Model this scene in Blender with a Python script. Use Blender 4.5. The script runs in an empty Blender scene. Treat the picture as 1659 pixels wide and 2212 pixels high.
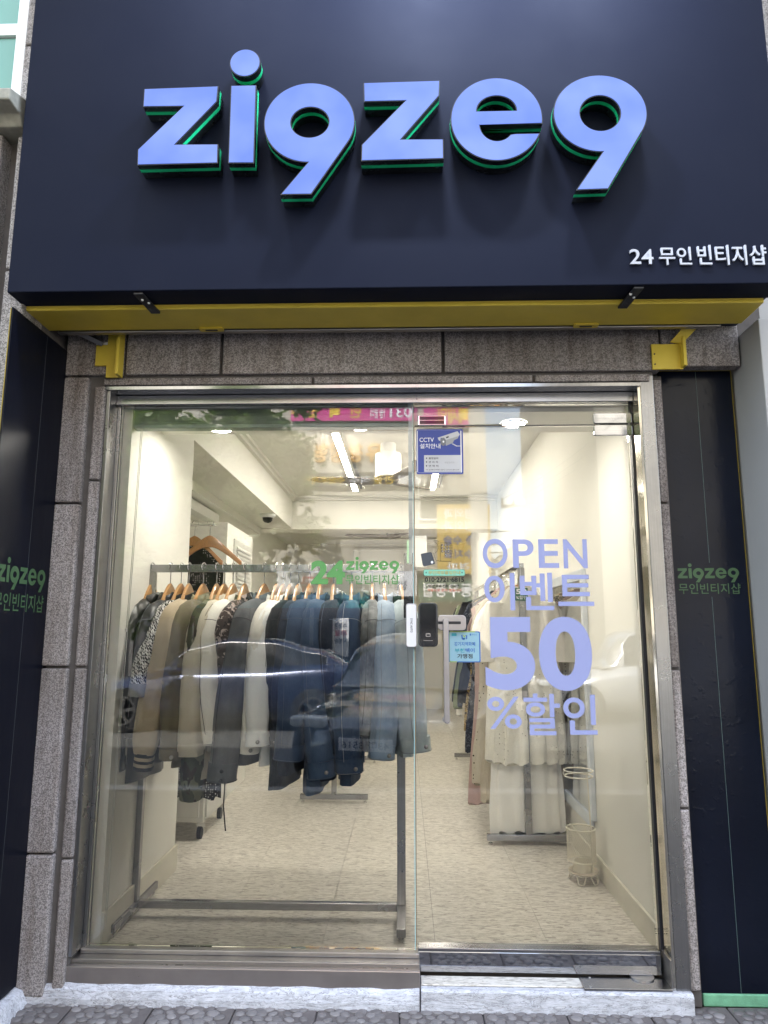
import bpy, bmesh, math, random
from mathutils import Vector, Matrix, noise
import numpy as np

# ------------------------------------------------------------------ camera, sky, sun, exposure
SC = bpy.context.scene
COL = SC.collection
PI = math.pi
CAM_F, CAM_PITCH, CAM_YAW, CAM_ROLL = 1527.0, math.radians(9.52), math.radians(1.68), math.radians(0.12)
CW, CH = 1659.0, 2212.0
C0 = Vector((0.0, -3.0, 1.38))
cF = Vector((-math.sin(CAM_YAW) * math.cos(CAM_PITCH), math.cos(CAM_YAW) * math.cos(CAM_PITCH), math.sin(CAM_PITCH)))
cR0 = Vector((math.cos(CAM_YAW), math.sin(CAM_YAW), 0))
cU0 = cR0.cross(cF)
cR = cR0 * math.cos(CAM_ROLL) + cU0 * math.sin(CAM_ROLL)
cU = cU0 * math.cos(CAM_ROLL) - cR0 * math.sin(CAM_ROLL)
cam = bpy.data.cameras.new("camera")
cam.sensor_fit = 'HORIZONTAL'; cam.sensor_width = 36.0; cam.lens = 36.0 * CAM_F / CW
cam.clip_start = 0.05; cam.clip_end = 2000
camo = bpy.data.objects.new("camera", cam); COL.objects.link(camo)
M = Matrix((cR, cU, -cF)).transposed().to_4x4(); M.translation = C0
camo.matrix_world = M
SC.camera = camo

SUN_EL, SUN_AZ = math.radians(52), math.radians(-22)      # sun stands behind the shop, so its front is in open shade
w = bpy.data.worlds.new("World"); SC.world = w; w.use_nodes = True
nt = w.node_tree; nt.nodes.clear()
wo = nt.nodes.new('ShaderNodeOutputWorld'); wb = nt.nodes.new('ShaderNodeBackground')
sky = nt.nodes.new('ShaderNodeTexSky'); sky.sky_type = 'NISHITA'; sky.sun_disc = False
sky.sun_elevation = SUN_EL; sky.sun_rotation = SUN_AZ; sky.air_density = 1.2; sky.dust_density = 1.5; sky.ozone_density = 1.2
tc = nt.nodes.new('ShaderNodeTexCoord'); mp = nt.nodes.new('ShaderNodeMapping'); mp.inputs['Scale'].default_value = (1.2, 1.2, 4.0)
cn = nt.nodes.new('ShaderNodeTexNoise'); cn.inputs['Scale'].default_value = 2.2; cn.inputs['Detail'].default_value = 6
cr = nt.nodes.new('ShaderNodeMapRange'); cr.inputs['From Min'].default_value = 0.40; cr.inputs['From Max'].default_value = 0.75
cr.inputs['To Min'].default_value = 0.20; cr.inputs['To Max'].default_value = 0.85
mx = nt.nodes.new('ShaderNodeMixRGB'); mx.inputs[2].default_value = (6.5, 6.8, 7.2, 1)
nt.links.new(tc.outputs['Generated'], mp.inputs[0]); nt.links.new(mp.outputs[0], cn.inputs['Vector'])
nt.links.new(cn.outputs['Fac'], cr.inputs['Value']); nt.links.new(cr.outputs[0], mx.inputs[0])
nt.links.new(sky.outputs[0], mx.inputs[1]); nt.links.new(mx.outputs[0], wb.inputs[0])
wb.inputs[1].default_value = 0.15
nt.links.new(wb.outputs[0], wo.inputs[0])

sl = bpy.data.lights.new("sun", 'SUN'); sl.energy = 5.0; sl.angle = math.radians(0.53); sl.color = (1.0, 0.95, 0.88)
so = bpy.data.objects.new("sun", sl); COL.objects.link(so)
sd = Vector((math.sin(SUN_AZ) * math.cos(SUN_EL), math.cos(SUN_AZ) * math.cos(SUN_EL), math.sin(SUN_EL)))
so.rotation_euler = (-sd).to_track_quat('-Z', 'Y').to_euler(); so.location = (0, 20, 30)

SC.view_settings.view_transform = 'Standard'; SC.view_settings.look = 'None'
SC.view_settings.exposure = 2.4; SC.view_settings.gamma = 1.0
SC.render.engine = 'CYCLES'
cy = SC.cycles
cy.use_denoising = True
try: cy.denoiser = 'OPENIMAGEDENOISE'
except Exception: pass
cy.max_bounces = 10; cy.diffuse_bounces = 4; cy.glossy_bounces = 5; cy.transmission_bounces = 8; cy.transparent_max_bounces = 24
cy.sample_clamp_indirect = 6.0; cy.caustics_reflective = False; cy.caustics_refractive = False
cy.use_light_tree = True

# ------------------------------------------------------------------ geometry helpers
def ray(x, y): return (cF * CAM_F + cR * (x - CW / 2) - cU * (y - CH / 2)).normalized()
def atY(x, y, Y):
    d = ray(x, y); return C0 + d * ((Y - C0.y) / d.y)
def atX(x, y, X):
    d = ray(x, y); return C0 + d * ((X - C0.x) / d.x)
def atZ(x, y, Z):
    d = ray(x, y); return C0 + d * ((Z - C0.z) / d.z)

class MB:
    def __init__(s): s.v = []; s.f = []
    def add(s, vs, fs):
        o = len(s.v); s.v += [tuple(p) for p in vs]; s.f += [tuple(i + o for i in f) for f in fs]; return s
    def box(s, x0, x1, y0, y1, z0, z1):
        return s.add([(x0,y0,z0),(x1,y0,z0),(x1,y1,z0),(x0,y1,z0),(x0,y0,z1),(x1,y0,z1),(x1,y1,z1),(x0,y1,z1)],
                     [(0,3,2,1),(4,5,6,7),(0,1,5,4),(1,2,6,5),(2,3,7,6),(3,0,4,7)])
    def hexa(s, b, t):
        return s.add(list(b) + list(t), [(0,3,2,1),(4,5,6,7),(0,1,5,4),(1,2,6,5),(2,3,7,6),(3,0,4,7)])
    def prism(s, pts, axis, d0, d1):
        n = len(pts)
        def P(p, d):
            if axis == 'y': return (p[0], d, p[1])
            if axis == 'x': return (d, p[0], p[1])
            return (p[0], p[1], d)
        vs = [P(p, d0) for p in pts] + [P(p, d1) for p in pts]
        fs = [tuple(range(n)), tuple(range(2*n-1, n-1, -1))] + [(i, i+n, (i+1) % n + n, (i+1) % n) for i in range(n)]
        return s.add(vs, fs)
    def tube(s, path, r, n=8, caps=True):
        path = [Vector(p) for p in path]; rs = r if isinstance(r, (list, tuple)) else [r] * len(path)
        vs = []; fs = []; up = None
        for i, p in enumerate(path):
            t = (path[min(i+1, len(path)-1)] - path[max(i-1, 0)]).normalized()
            if up is None:
                up = Vector((0,0,1)) if abs(t.z) < .9 else Vector((1,0,0))
            a = t.cross(up)
            if a.length < 1e-5: a = t.cross(Vector((0,1,0)))
            a.normalize(); b = a.cross(t).normalized(); up = b
            for k in range(n):
                q = 2*PI*k/n; vs.append(p + (a*math.cos(q) + b*math.sin(q)) * rs[i])
        for i in range(len(path)-1):
            for k in range(n):
                fs.append((i*n+k, i*n+(k+1)%n, (i+1)*n+(k+1)%n, (i+1)*n+k))
        if caps:
            fs.append(tuple(range(n-1, -1, -1))); e = (len(path)-1)*n; fs.append(tuple(range(e, e+n)))
        return s.add(vs, fs)
    def rings(s, rs, closed=True, cap0=True, cap1=True):
        n = len(rs[0]); vs = [p for r in rs for p in r]; fs = []
        m = n if closed else n-1
        for i in range(len(rs)-1):
            for k in range(m):
                fs.append((i*n+k, i*n+(k+1)%n, (i+1)*n+(k+1)%n, (i+1)*n+k))
        if cap0 and closed: fs.append(tuple(range(n-1, -1, -1)))
        if cap1 and closed: e = (len(rs)-1)*n; fs.append(tuple(range(e, e+n)))
        return s.add(vs, fs)
    def lathe(s, c, prof, n=24, axis='z', cap=True):
        rs = []
        for (r, h) in prof:
            ring = []
            for k in range(n):
                q = 2*PI*k/n; a, b = r*math.cos(q), r*math.sin(q)
                ring.append({'z': (c[0]+a, c[1]+b, c[2]+h), 'y': (c[0]+a, c[1]+h, c[2]+b), 'x': (c[0]+h, c[1]+a, c[2]+b)}[axis])
            rs.append(ring)
        return s.rings(rs, True, cap, cap)
    def build(s, name, mat, parent=None, smooth=False, bevel=0, seg=2):
        me = bpy.data.meshes.new(name); me.from_pydata(s.v, [], s.f); me.update()
        bm = bmesh.new(); bm.from_mesh(me); bmesh.ops.recalc_face_normals(bm, faces=bm.faces); bm.to_mesh(me); bm.free()
        return link(name, me, mat, parent, smooth, bevel, seg)

def link(name, me, mat, parent=None, smooth=False, bevel=0, seg=2):
    if mat is not None: me.materials.append(mat)
    if smooth:
        for p in me.polygons: p.use_smooth = True
        me.set_sharp_from_angle(angle=math.radians(55))
    o = bpy.data.objects.new(name, me); COL.objects.link(o)
    if parent is not None: attach(o, parent)
    if bevel:
        md = o.modifiers.new("b", 'BEVEL'); md.width = bevel; md.segments = seg; md.limit_method = 'ANGLE'; md.angle_limit = math.radians(40)
    return o
def base_of(o):
    p = Vector((0,0,0))
    while o is not None: p += o.location; o = o.parent
    return p
def attach(o, parent):
    o.parent = parent; o.location = -base_of(parent)
def thing(name, label, cat, loc=(0,0,0), group=None):
    o = bpy.data.objects.new(name, None); COL.objects.link(o); o.location = loc; o.empty_display_size = .1
    return tag(o, label, cat, group)
def tag(o, label=None, cat=None, group=None, kind=None):
    if label: o['label'] = label
    if cat: o['category'] = cat
    if group: o['group'] = group
    if kind: o['kind'] = kind
    return o
def struct(o): o['kind'] = 'structure'; return o

def rrect(x0, x1, z0, z1, r, n=5):
    pts = []
    for cx, cz, a in ((x1-r, z1-r, 0), (x0+r, z1-r, PI/2), (x0+r, z0+r, PI), (x1-r, z0+r, 1.5*PI)):
        for i in range(n+1):
            q = a + PI/2*i/n; pts.append((cx + r*math.cos(q), cz + r*math.sin(q)))
    return pts

def curve_mesh(polys, extrude=0.0, offset=0.0):
    """outline polygons (holes allowed) -> filled mesh in XY with thickness along Z"""
    cu = bpy.data.curves.new("c", 'CURVE'); cu.dimensions = '2D'; cu.fill_mode = 'BOTH'; cu.extrude = extrude; cu.offset = offset
    for pts in polys:
        sp = cu.splines.new('POLY'); sp.points.add(len(pts)-1)
        for i, p in enumerate(pts): sp.points[i].co = (p[0], p[1], 0, 1)
        sp.use_cyclic_u = True
    ob = bpy.data.objects.new("c", cu)
    me = bpy.data.meshes.new_from_object(ob)
    bpy.data.objects.remove(ob); bpy.data.curves.remove(cu)
    return me
def text_mesh(body, bold=0.0, extrude=0.0, spacing=1.0, res=3):
    cu = bpy.data.curves.new("t", 'FONT'); cu.body = body; cu.resolution_u = res; cu.offset = bold; cu.extrude = extrude
    cu.space_character = spacing; cu.fill_mode = 'BOTH'
    ob = bpy.data.objects.new("t", cu)
    me = bpy.data.meshes.new_from_object(ob)
    bpy.data.objects.remove(ob); bpy.data.curves.remove(cu)
    return me
def fit(me, A, B, D, U=None, depth=None):
    """put a flat XY mesh so that its box spans from A (lower left) by vector B (width) and D (height); thickness along B x D scaled to depth"""
    n = len(me.vertices); a = np.empty(n*3); me.vertices.foreach_get('co', a); a = a.reshape(-1, 3)
    lo, hi = a.min(0), a.max(0); sz = np.maximum(hi-lo, 1e-9)
    A, B, D = Vector(A), Vector(B), Vector(D); N = B.cross(D).normalized()
    u = (a[:,0]-lo[0])/sz[0]; v = (a[:,1]-lo[1])/sz[1]
    t = (a[:,2]-lo[2])/sz[2] if depth and sz[2] > 1e-7 else np.zeros(n)
    P = np.outer(np.ones(n), A) + np.outer(u, B) + np.outer(v, D) + np.outer(t, N*(depth or 0))
    me.vertices.foreach_set('co', P.ravel()); me.update(); return me
def text_on(body, px, Y, name, mat, parent, bold=0.012, depth=0.0, spacing=1.0, res=4):
    """writing on a plane facing the street; px = (x0,y0,x1,y1) measured box"""
    x0, y0, x1, y1 = px; a = atY(x0, y1, Y); b = atY(x1, y1, Y); c = atY((x0+x1)/2, y0, Y); m = atY((x0+x1)/2, y1, Y)
    me = text_mesh(body, bold, 0.02 if depth else 0, spacing, res)
    fit(me, a, b - a, (0, 0, c.z - m.z), depth=depth)
    return link(name, me, mat, parent)
def text_box(body, x0, x1, z0, z1, Y, name, mat, parent, bold=0.012, depth=0.0, facing=-1, spacing=1.0):
    me = text_mesh(body, bold, 0.02 if depth else 0, spacing)
    if facing < 0: fit(me, (x0, Y, z0), (x1-x0, 0, 0), (0, 0, z1-z0), depth=depth)
    else: fit(me, (x1, Y, z0), (x0-x1, 0, 0), (0, 0, z1-z0), depth=depth)
    return link(name, me, mat, parent)

# ------------------------------------------------------------------ materials
def S(r, g, b):
    def f(c):
        c /= 255.0; return c/12.92 if c <= 0.04045 else ((c+0.055)/1.055)**2.4
    return (f(r), f(g), f(b), 1)
MATS = {}
class N:
    def __init__(s, name):
        s.m = bpy.data.materials.new(name); s.m.use_nodes = True; s.t = s.m.node_tree; s.p = s.t.nodes['Principled BSDF']
        s.out = s.t.nodes['Material Output']; s._c = None
    def n(s, ty, **kw):
        nd = s.t.nodes.new('ShaderNode' + ty)
        for k, v in kw.items():
            if k in nd.inputs.keys() if hasattr(nd.inputs, 'keys') else False: nd.inputs[k].default_value = v
            else: setattr(nd, k, v)
        return nd
    def l(s, a, b): s.t.links.new(a, b)
    def co(s, scale=(1,1,1), rot=(0,0,0)):
        if s._c is None: s._c = s.n('TexCoord')
        mp = s.n('Mapping'); mp.inputs['Scale'].default_value = scale; mp.inputs['Rotation'].default_value = rot
        s.l(s._c.outputs['Object'], mp.inputs[0]); return mp.outputs[0]
    def noise(s, vec, scale, detail=3, rough=.55, dist=0):
        nd = s.n('TexNoise'); nd.inputs['Scale'].default_value = scale; nd.inputs['Detail'].default_value = detail
        nd.inputs['Roughness'].default_value = rough; nd.inputs['Distortion'].default_value = dist; s.l(vec, nd.inputs['Vector']); return nd.outputs['Fac']
    def ramp(s, fac, stops, interp='LINEAR'):
        r = s.n('ValToRGB'); r.color_ramp.interpolation = interp; e = r.color_ramp.elements
        while len(e) < len(stops): e.new(0.5)
        for i, (p, c) in enumerate(stops): e[i].position = p; e[i].color = c
        s.l(fac, r.inputs[0]); return r.outputs[0]
    def mix(s, fac, a, b, mode='MIX'):
        m = s.n('MixRGB'); m.blend_type = mode
        for i, v in ((0, fac), (1, a), (2, b)):
            if hasattr(v, 'is_output'): s.l(v, m.inputs[i])
            else: m.inputs[i].default_value = v
        return m.outputs[0]
    def math(s, op, a, b=0.0):
        m = s.n('Math'); m.operation = op
        for i, v in ((0, a), (1, b)):
            if hasattr(v, 'is_output'): s.l(v, m.inputs[i])
            else: m.inputs[i].default_value = v
        return m.outputs[0]
    def bump(s, h, strength=.3, dist=.002):
        b = s.n('Bump'); b.inputs['Strength'].default_value = strength; b.inputs['Distance'].default_value = dist
        s.l(h, b.inputs['Height']); s.l(b.outputs[0], s.p.inputs['Normal'])
    def base(s, c):
        if hasattr(c, 'is_output'): s.l(c, s.p.inputs['Base Color'])
        else: s.p.inputs['Base Color'].default_value = c
    def set(s, rough=None, metal=None, spec=None, coat=None, sheen=None):
        if rough is not None:
            if hasattr(rough, 'is_output'): s.l(rough, s.p.inputs['Roughness'])
            else: s.p.inputs['Roughness'].default_value = rough
        if metal is not None: s.p.inputs['Metallic'].default_value = metal
        if spec is not None: s.p.inputs['Specular IOR Level'].default_value = spec
        if coat is not None: s.p.inputs['Coat Weight'].default_value = coat; s.p.inputs['Coat Roughness'].default_value = .06
        if sheen is not None: s.p.inputs['Sheen Weight'].default_value = sheen
        return s
def rgb(v): return (v[0], v[1], v[2], 1)
def sc(c, k): return (min(1, c[0]*k), min(1, c[1]*k), min(1, c[2]*k), 1)

def paint(name, col, rough=.5, var=.08, scale=6, bump=.0, spec=.5, metal=0, coat=0):
    k = ('paint', name)
    if k in MATS: return MATS[k]
    a = N(name); v = a.co(); n1 = a.noise(v, scale, 5)
    a.base(a.ramp(n1, [(.25, sc(col, 1-var)), (.75, sc(col, 1+var))]))
    r = a.n('MapRange'); r.inputs['To Min'].default_value = max(0, rough-.06); r.inputs['To Max'].default_value = min(1, rough+.08)
    a.l(a.noise(v, scale*3, 3), r.inputs['Value']); a.set(r.outputs[0], metal, spec, coat)
    if bump: a.bump(a.noise(v, scale*14, 4), bump, .002)
    MATS[k] = a.m; return a.m
def emit(name, col, strength):
    k = ('emit', name)
    if k in MATS: return MATS[k]
    a = N(name); a.base((.8,.8,.8,1)); a.p.inputs['Emission Color'].default_value = col; a.p.inputs['Emission Strength'].default_value = strength
    MATS[k] = a.m; return a.m
def granite(name, light, dark, scale=260, wear=True):
    k = ('gr', name)
    if k in MATS: return MATS[k]
    a = N(name); v = a.co()
    f = a.noise(v, scale, 2, .6); g = a.noise(v, scale*.45, 2, .5); w1 = a.noise(v, 2.2, 6, .6)
    c1 = a.ramp(f, [(.33, dark), (.44, sc(light, .62)), (.52, light), (.68, sc(light, 1.3))])
    c2 = a.mix(a.ramp(g, [(.56, (0,0,0,1)), (.62, (1,1,1,1))]), c1, sc(light, .45))
    c3 = a.mix(a.ramp(w1, [(.35, (0,0,0,1)), (.75, (.45,.45,.45,1))]), c2, (.16,.135,.115,1)) if wear else c2
    oi = a.n('ObjectInfo'); mr = a.n('MapRange'); mr.inputs['To Min'].default_value = .80; mr.inputs['To Max'].default_value = 1.18; a.l(oi.outputs['Random'], mr.inputs['Value'])
    st_ = a.ramp(a.noise(a.co((3, 3, .35)), 6, 5, .65), [(.30, (.62,.58,.54,1)), (.55, (1,1,1,1))])
    hs = a.n('HueSaturation'); a.l(mr.outputs[0], hs.inputs['Value']); a.l(a.mix(1.0, c3, st_, 'MULTIPLY'), hs.inputs['Color'])
    a.base(hs.outputs[0]); a.set(.72, 0, .35); a.bump(f, .5, .0012); MATS[k] = a.m; return a.m
def steel(name, col=(.34,.34,.35,1), rough=.22, streak=(1,1,80), grime=.5):
    k = ('st', name)
    if k in MATS: return MATS[k]
    a = N(name); v = a.co(streak); f = a.noise(v, 6, 4, .6); g = a.noise(a.co(), 5, 5, .65)
    a.base(a.mix(a.ramp(g, [(.42, (0,0,0,1)), (.8, (grime,)*3 + (1,))]), a.ramp(f, [(.3, sc(col, .86)), (.7, sc(col, 1.1))]), sc(col, .5)))
    r = a.n('MapRange'); r.inputs['To Min'].default_value = rough*.7; r.inputs['To Max'].default_value = rough*1.5
    a.l(g, r.inputs['Value']); a.set(r.outputs[0], 1.0); a.bump(a.noise(a.co(), 7, 2), .12, .004); MATS[k] = a.m; return a.m
def cloth(name, col, var=.12, weave=900, rough=.9, sheen=.15, bump=.35):
    k = ('cl', name)
    if k in MATS: return MATS[k]
    a = N(name); v = a.co(); f = a.noise(v, 7, 5, .6); g = a.noise(a.co((1,1,.25)), weave, 2)
    a.base(a.mix(.22, a.ramp(f, [(.28, sc(col, 1-var)), (.72, sc(col, 1+var))]), a.ramp(g, [(.35, sc(col, .55)), (.65, sc(col, 1.35))])))
    a.set(rough, 0, .2, sheen=sheen); a.bump(a.noise(a.co(), 60, 4), bump, .0015); MATS[k] = a.m; return a.m
def denim(name, col, fade, amt=.5):
    k = ('dn', name)
    if k in MATS: return MATS[k]
    a = N(name); f = a.noise(a.co((1,1,.6)), 5, 5, .65); s1 = a.noise(a.co((1,1,.2)), 300, 2, .6); s2 = a.noise(a.co(), 800, 2)
    c = a.mix(a.ramp(f, [(.38, (0,0,0,1)), (.72, (amt,)*3+(1,))]), col, fade)
    c = a.mix(a.ramp(s1, [(.45, (0,0,0,1)), (.75, (.07,.07,.07,1))]), c, a.mix(.5, c, (.5,.52,.55,1)))
    c = a.mix(a.ramp(s2, [(.35, (.25,.25,.25,1)), (.5, (0,0,0,1))]), c, sc(col, .6))
    a.base(c); a.set(.88, 0, .2, sheen=.1); a.bump(a.noise(a.co((1,1,.5)), 45, 5, .6), .45, .002); MATS[k] = a.m; return a.m

# walls, floor, road
MAT_WALL = paint('cream_wall_paint', (.78,.765,.70,1), .75, .03, 3, .05, .2)
MAT_CEIL = paint('white_ceiling_paint', (.78,.765,.71,1), .85, .02, 2, 0, .2)
MAT_BACK = paint('grey_back_wall_paint', (.70,.67,.57,1), .8, .04, 2, 0, .2)
MAT_NAVY = paint('navy_sign_panel', (.0042,.0062,.0160,1), .66, .06, 1.5, .02, .1)
MAT_NAVY_S = paint('navy_sign_underside', (.010,.012,.022,1), .5, .05, 2, 0, .3)
MAT_YELLOW = paint('yellow_beam_paint', (.66,.50,.06,1), .40, .10, 7, .12, .4)
MAT_BLACKM = paint('black_bracket_metal', (.012,.013,.018,1), .4, .1, 8)
MAT_WHITE = paint('white_plastic', (.78,.78,.76,1), .4, .03)
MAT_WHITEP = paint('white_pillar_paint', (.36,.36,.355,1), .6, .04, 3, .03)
MAT_GRAN = granite('facade_granite', (.345,.31,.30,1), (.088,.078,.076,1), 230)
MAT_GRAN2 = granite('pier_granite', (.39,.37,.36,1), (.105,.097,.093,1), 210)
MAT_MORTAR = paint('dark_mortar', (.10,.09,.085,1), .9, .2, 18, .2)
MAT_STEEL = steel('brushed_steel')
MAT_STEELV = steel('brushed_steel_upright', (.32,.315,.31,1), .26, (60,60,.6))
MAT_STEELD = steel('aged_steel', (.36,.34,.32,1), .34, (1,60,60), .7)
MAT_MIRROR = steel('mirror_steel', (.42,.43,.46,1), .05, (1,1,30), .25)
MAT_CHROME = steel('chrome', (.70,.70,.70,1), .10, (1,1,1), .1)
MAT_SILVER = steel('satin_silver', (.40,.38,.385,1), .36, (1,1,1), .08)
MAT_RUBBER = paint('black_rubber', (.012,.012,.012,1), .6)
MAT_GLOSSB = paint('glossy_black_plastic', (.006,.006,.008,1), .08, .02, 2)
MAT_TUBE = emit('lit_tube_white', (1.0, .935, .83, 1), 15.5)
MAT_DOWN = emit('lit_downlight', (1.0, .94, .85, 1), 52.0)
MAT_VINYL = paint('lavender_vinyl', (.29,.32,.57,1), .5, .02)
MAT_GREENV = paint('green_vinyl', (.10,.30,.085,1), .55, .04)
MAT_GREENP = paint('green_panel_text', (.045,.10,.038,1), .6, .06)
MAT_BLACKV = paint('black_print', (.012,.012,.015,1), .5)
MAT_WHITEV = paint('white_print', (.80,.80,.82,1), .5, .02)

def mk_floor():
    a = N('marbled_vinyl_tile'); f = a.noise(a.co((.55, 1.9, 1)), 34, 7, .62, 1.0); g = a.noise(a.co((.5, 2.2, 1), (0, 0, .25)), 46, 5, .6, .8); h = a.noise(a.co(), 1.1, 3); k = a.noise(a.co((.8, 1.6, 1)), 9, 4)
    c = a.ramp(f, [(.30, (.36,.325,.275,1)), (.43, (.58,.54,.47,1)), (.55, (.70,.66,.585,1)), (.72, (.76,.72,.645,1))])
    c = a.mix(a.ramp(g, [(.40, (.85,.85,.85,1)), (.47, (0,0,0,1))]), c, (.27,.24,.20,1))
    c = a.mix(a.ramp(k, [(.45, (0,0,0,1)), (.75, (.35,.35,.35,1))]), c, (.62,.58,.49,1))
    c = a.mix(a.ramp(h, [(.4, (0,0,0,1)), (.7, (.18,.18,.18,1))]), c, (.40,.38,.33,1))
    a.base(c); a.set(.36, 0, .4); a.bump(f, .06, .001); return a.m
MAT_FLOOR = mk_floor()
def mk_asphalt():
    a = N('asphalt'); v = a.co(); f = a.noise(v, 220, 3); g = a.noise(v, 1.3, 5)
    a.base(a.mix(.5, a.ramp(f, [(.3, (.04,.04,.04,1)), (.7, (.11,.11,.108,1))]), a.ramp(g, [(.3, (.055,.055,.053,1)), (.7, (.10,.098,.095,1))])))
    a.set(.85); a.bump(f, .5, .004); return a.m
MAT_ASPH = mk_asphalt()
def mk_panelvinyl():
    """the wavy glossy dark film on the side panels"""
    a = N('black_navy_film'); v = a.co(); f = a.noise(v, 9, 3, .5); g = a.noise(v, 34, 2, .5)
    a.base(a.ramp(a.noise(v, 2, 3), [(.3, (.0035,.005,.011,1)), (.7, (.006,.0085,.018,1))]))
    a.set(.20, 0, .22); a.bump(a.mix(.35, f, a.ramp(g, [(.60, (0,0,0,1)), (.80, (1,1,1,1))])), .34, .006); return a.m
MAT_FILM = mk_panelvinyl()
def mk_smoothfilm():
    a = N('black_navy_film_smooth'); v = a.co((1,1,.35))
    a.base((.004,.005,.010,1)); a.set(.32, 0, .10); a.bump(a.noise(v, 8, 3, .5), .35, .004); return a.m
MAT_FILM2 = mk_smoothfilm()
def mk_curb():
    a = N('white_painted_mortar'); v = a.co((1,2,2)); f = a.noise(v, 26, 6, .65); cr_ = a.noise(a.co((.6,3,3)), 12, 6, .7, 1.5); d = a.noise(a.co(), 40, 4)
    c = a.ramp(f, [(.28, (.36,.36,.38,1)), (.6, (.56,.56,.59,1))])
    band = a.math('ABSOLUTE', a.math('SUBTRACT', cr_, .5))
    c = a.mix(a.ramp(band, [(.0, (.9,.9,.9,1)), (.022, (0,0,0,1))]), c, (.12,.11,.11,1))
    c = a.mix(a.ramp(d, [(.66, (0,0,0,1)), (.74, (.7,.7,.7,1))]), c, (.22,.21,.20,1))
    a.base(c); a.set(.8); a.bump(a.mix(.5, f, band), .9, .006); return a.m
MAT_CURB = mk_curb()
def mk_wood(name, c):
    a = N(name); v = a.co((9, 9, 1.2)); f = a.noise(v, 26, 4, .6, .6)
    a.base(a.ramp(f, [(.3, sc(c, .78)), (.7, sc(c, 1.12))])); a.set(.34, 0, .5, coat=.3); return a.m
MAT_WOOD = mk_wood('varnished_hanger_wood', (.50,.27,.10,1))
MAT_WOOD2 = mk_wood('dark_hanger_wood', (.34,.16,.05,1))
def mk_glass(name, tint, ior, dirt=.015):
    m = bpy.data.materials.new(name); m.use_nodes = True; t = m.node_tree; t.nodes.clear()
    o = t.nodes.new('ShaderNodeOutputMaterial'); tr = t.nodes.new('ShaderNodeBsdfTransparent'); gl = t.nodes.new('ShaderNodeBsdfGlossy')
    df = t.nodes.new('ShaderNodeBsdfDiffuse'); df.inputs[0].default_value = (.7,.72,.7,1)
    fr = t.nodes.new('ShaderNodeFresnel'); fr.inputs[0].default_value = ior; mx = t.nodes.new('ShaderNodeMixShader'); m2 = t.nodes.new('ShaderNodeMixShader')
    tr.inputs[0].default_value = tint; gl.inputs['Roughness'].default_value = 0.0; gl.inputs['Color'].default_value = (1,1,1,1)
    tcn = t.nodes.new('ShaderNodeTexCoord'); nz = t.nodes.new('ShaderNodeTexNoise'); nz.inputs['Scale'].default_value = 1.3; nz.inputs['Detail'].default_value = 1
    bp = t.nodes.new('ShaderNodeBump'); bp.inputs['Strength'].default_value = .10; bp.inputs['Distance'].default_value = .004
    t.links.new(tcn.outputs['Object'], nz.inputs['Vector']); t.links.new(nz.outputs['Fac'], bp.inputs['Height']); t.links.new(bp.outputs[0], gl.inputs['Normal'])
    n2 = t.nodes.new('ShaderNodeTexNoise'); n2.inputs['Scale'].default_value = 3.0; n2.inputs['Detail'].default_value = 8
    mr = t.nodes.new('ShaderNodeMapRange'); mr.inputs['From Min'].default_value = .45; mr.inputs['From Max'].default_value = .8; mr.inputs['To Max'].default_value = dirt
    t.links.new(tcn.outputs['Object'], n2.inputs['Vector']); t.links.new(n2.outputs['Fac'], mr.inputs['Value'])
    t.links.new(fr.outputs[0], mx.inputs[0]); t.links.new(tr.outputs[0], mx.inputs[1]); t.links.new(gl.outputs[0], mx.inputs[2])
    t.links.new(mr.outputs[0], m2.inputs[0]); t.links.new(mx.outputs[0], m2.inputs[1]); t.links.new(df.outputs[0], m2.inputs[2])
    t.links.new(m2.outputs[0], o.inputs[0]); return m
MAT_GLASS = mk_glass('shop_glass', (.988,.997,.993,1), 1.57)
MAT_EDGE = paint('aqua_glass_edge', (.30,.50,.52,1), .15, .05)
MAT_FROST = paint('green_frosted_window', (.13,.30,.24,1), .22, .06, 2)
MAT_MIRR = steel('silvered_mirror', (.75,.78,.78,1), .02, (1,1,1), .02)

# ================================================================== SETTING
R = random.Random(7)
ZF = .13                     # shop floor level
XL, XR = -1.22, 1.00         # shop walls
# --- ground, road, pavements
struct(MB().box(-60, 60, -60, 14, -.40, -.30).build('ground', MAT_ASPH))
struct(MB().box(-60, 60, -11.2, -3.62, -.295, -.13).build('road', MAT_ASPH))
MAT_PAVE = paint('grey_pavement', (.16,.145,.135,1), .85, .15, 8, .2)
kb = struct(MB().box(-60, 60, -3.62, -3.45, -.295, 0.0).box(-60, 60, -11.4, -11.2, -.295, 0.0).build('kerb', paint('kerb_stone', (.34,.33,.32,1), .8, .1, 9, .1), bevel=.012))
struct(MB().box(-60, 60, -14, -11.4, -.295, -.004).build('far_pavement', MAT_PAVE))
pav = struct(MB().box(-60, 60, -3.45, -.05, -.295, -.016).build('pavement', paint('pavement_grout', (.075,.068,.065,1), .9, .25, 30, .3)))
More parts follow.
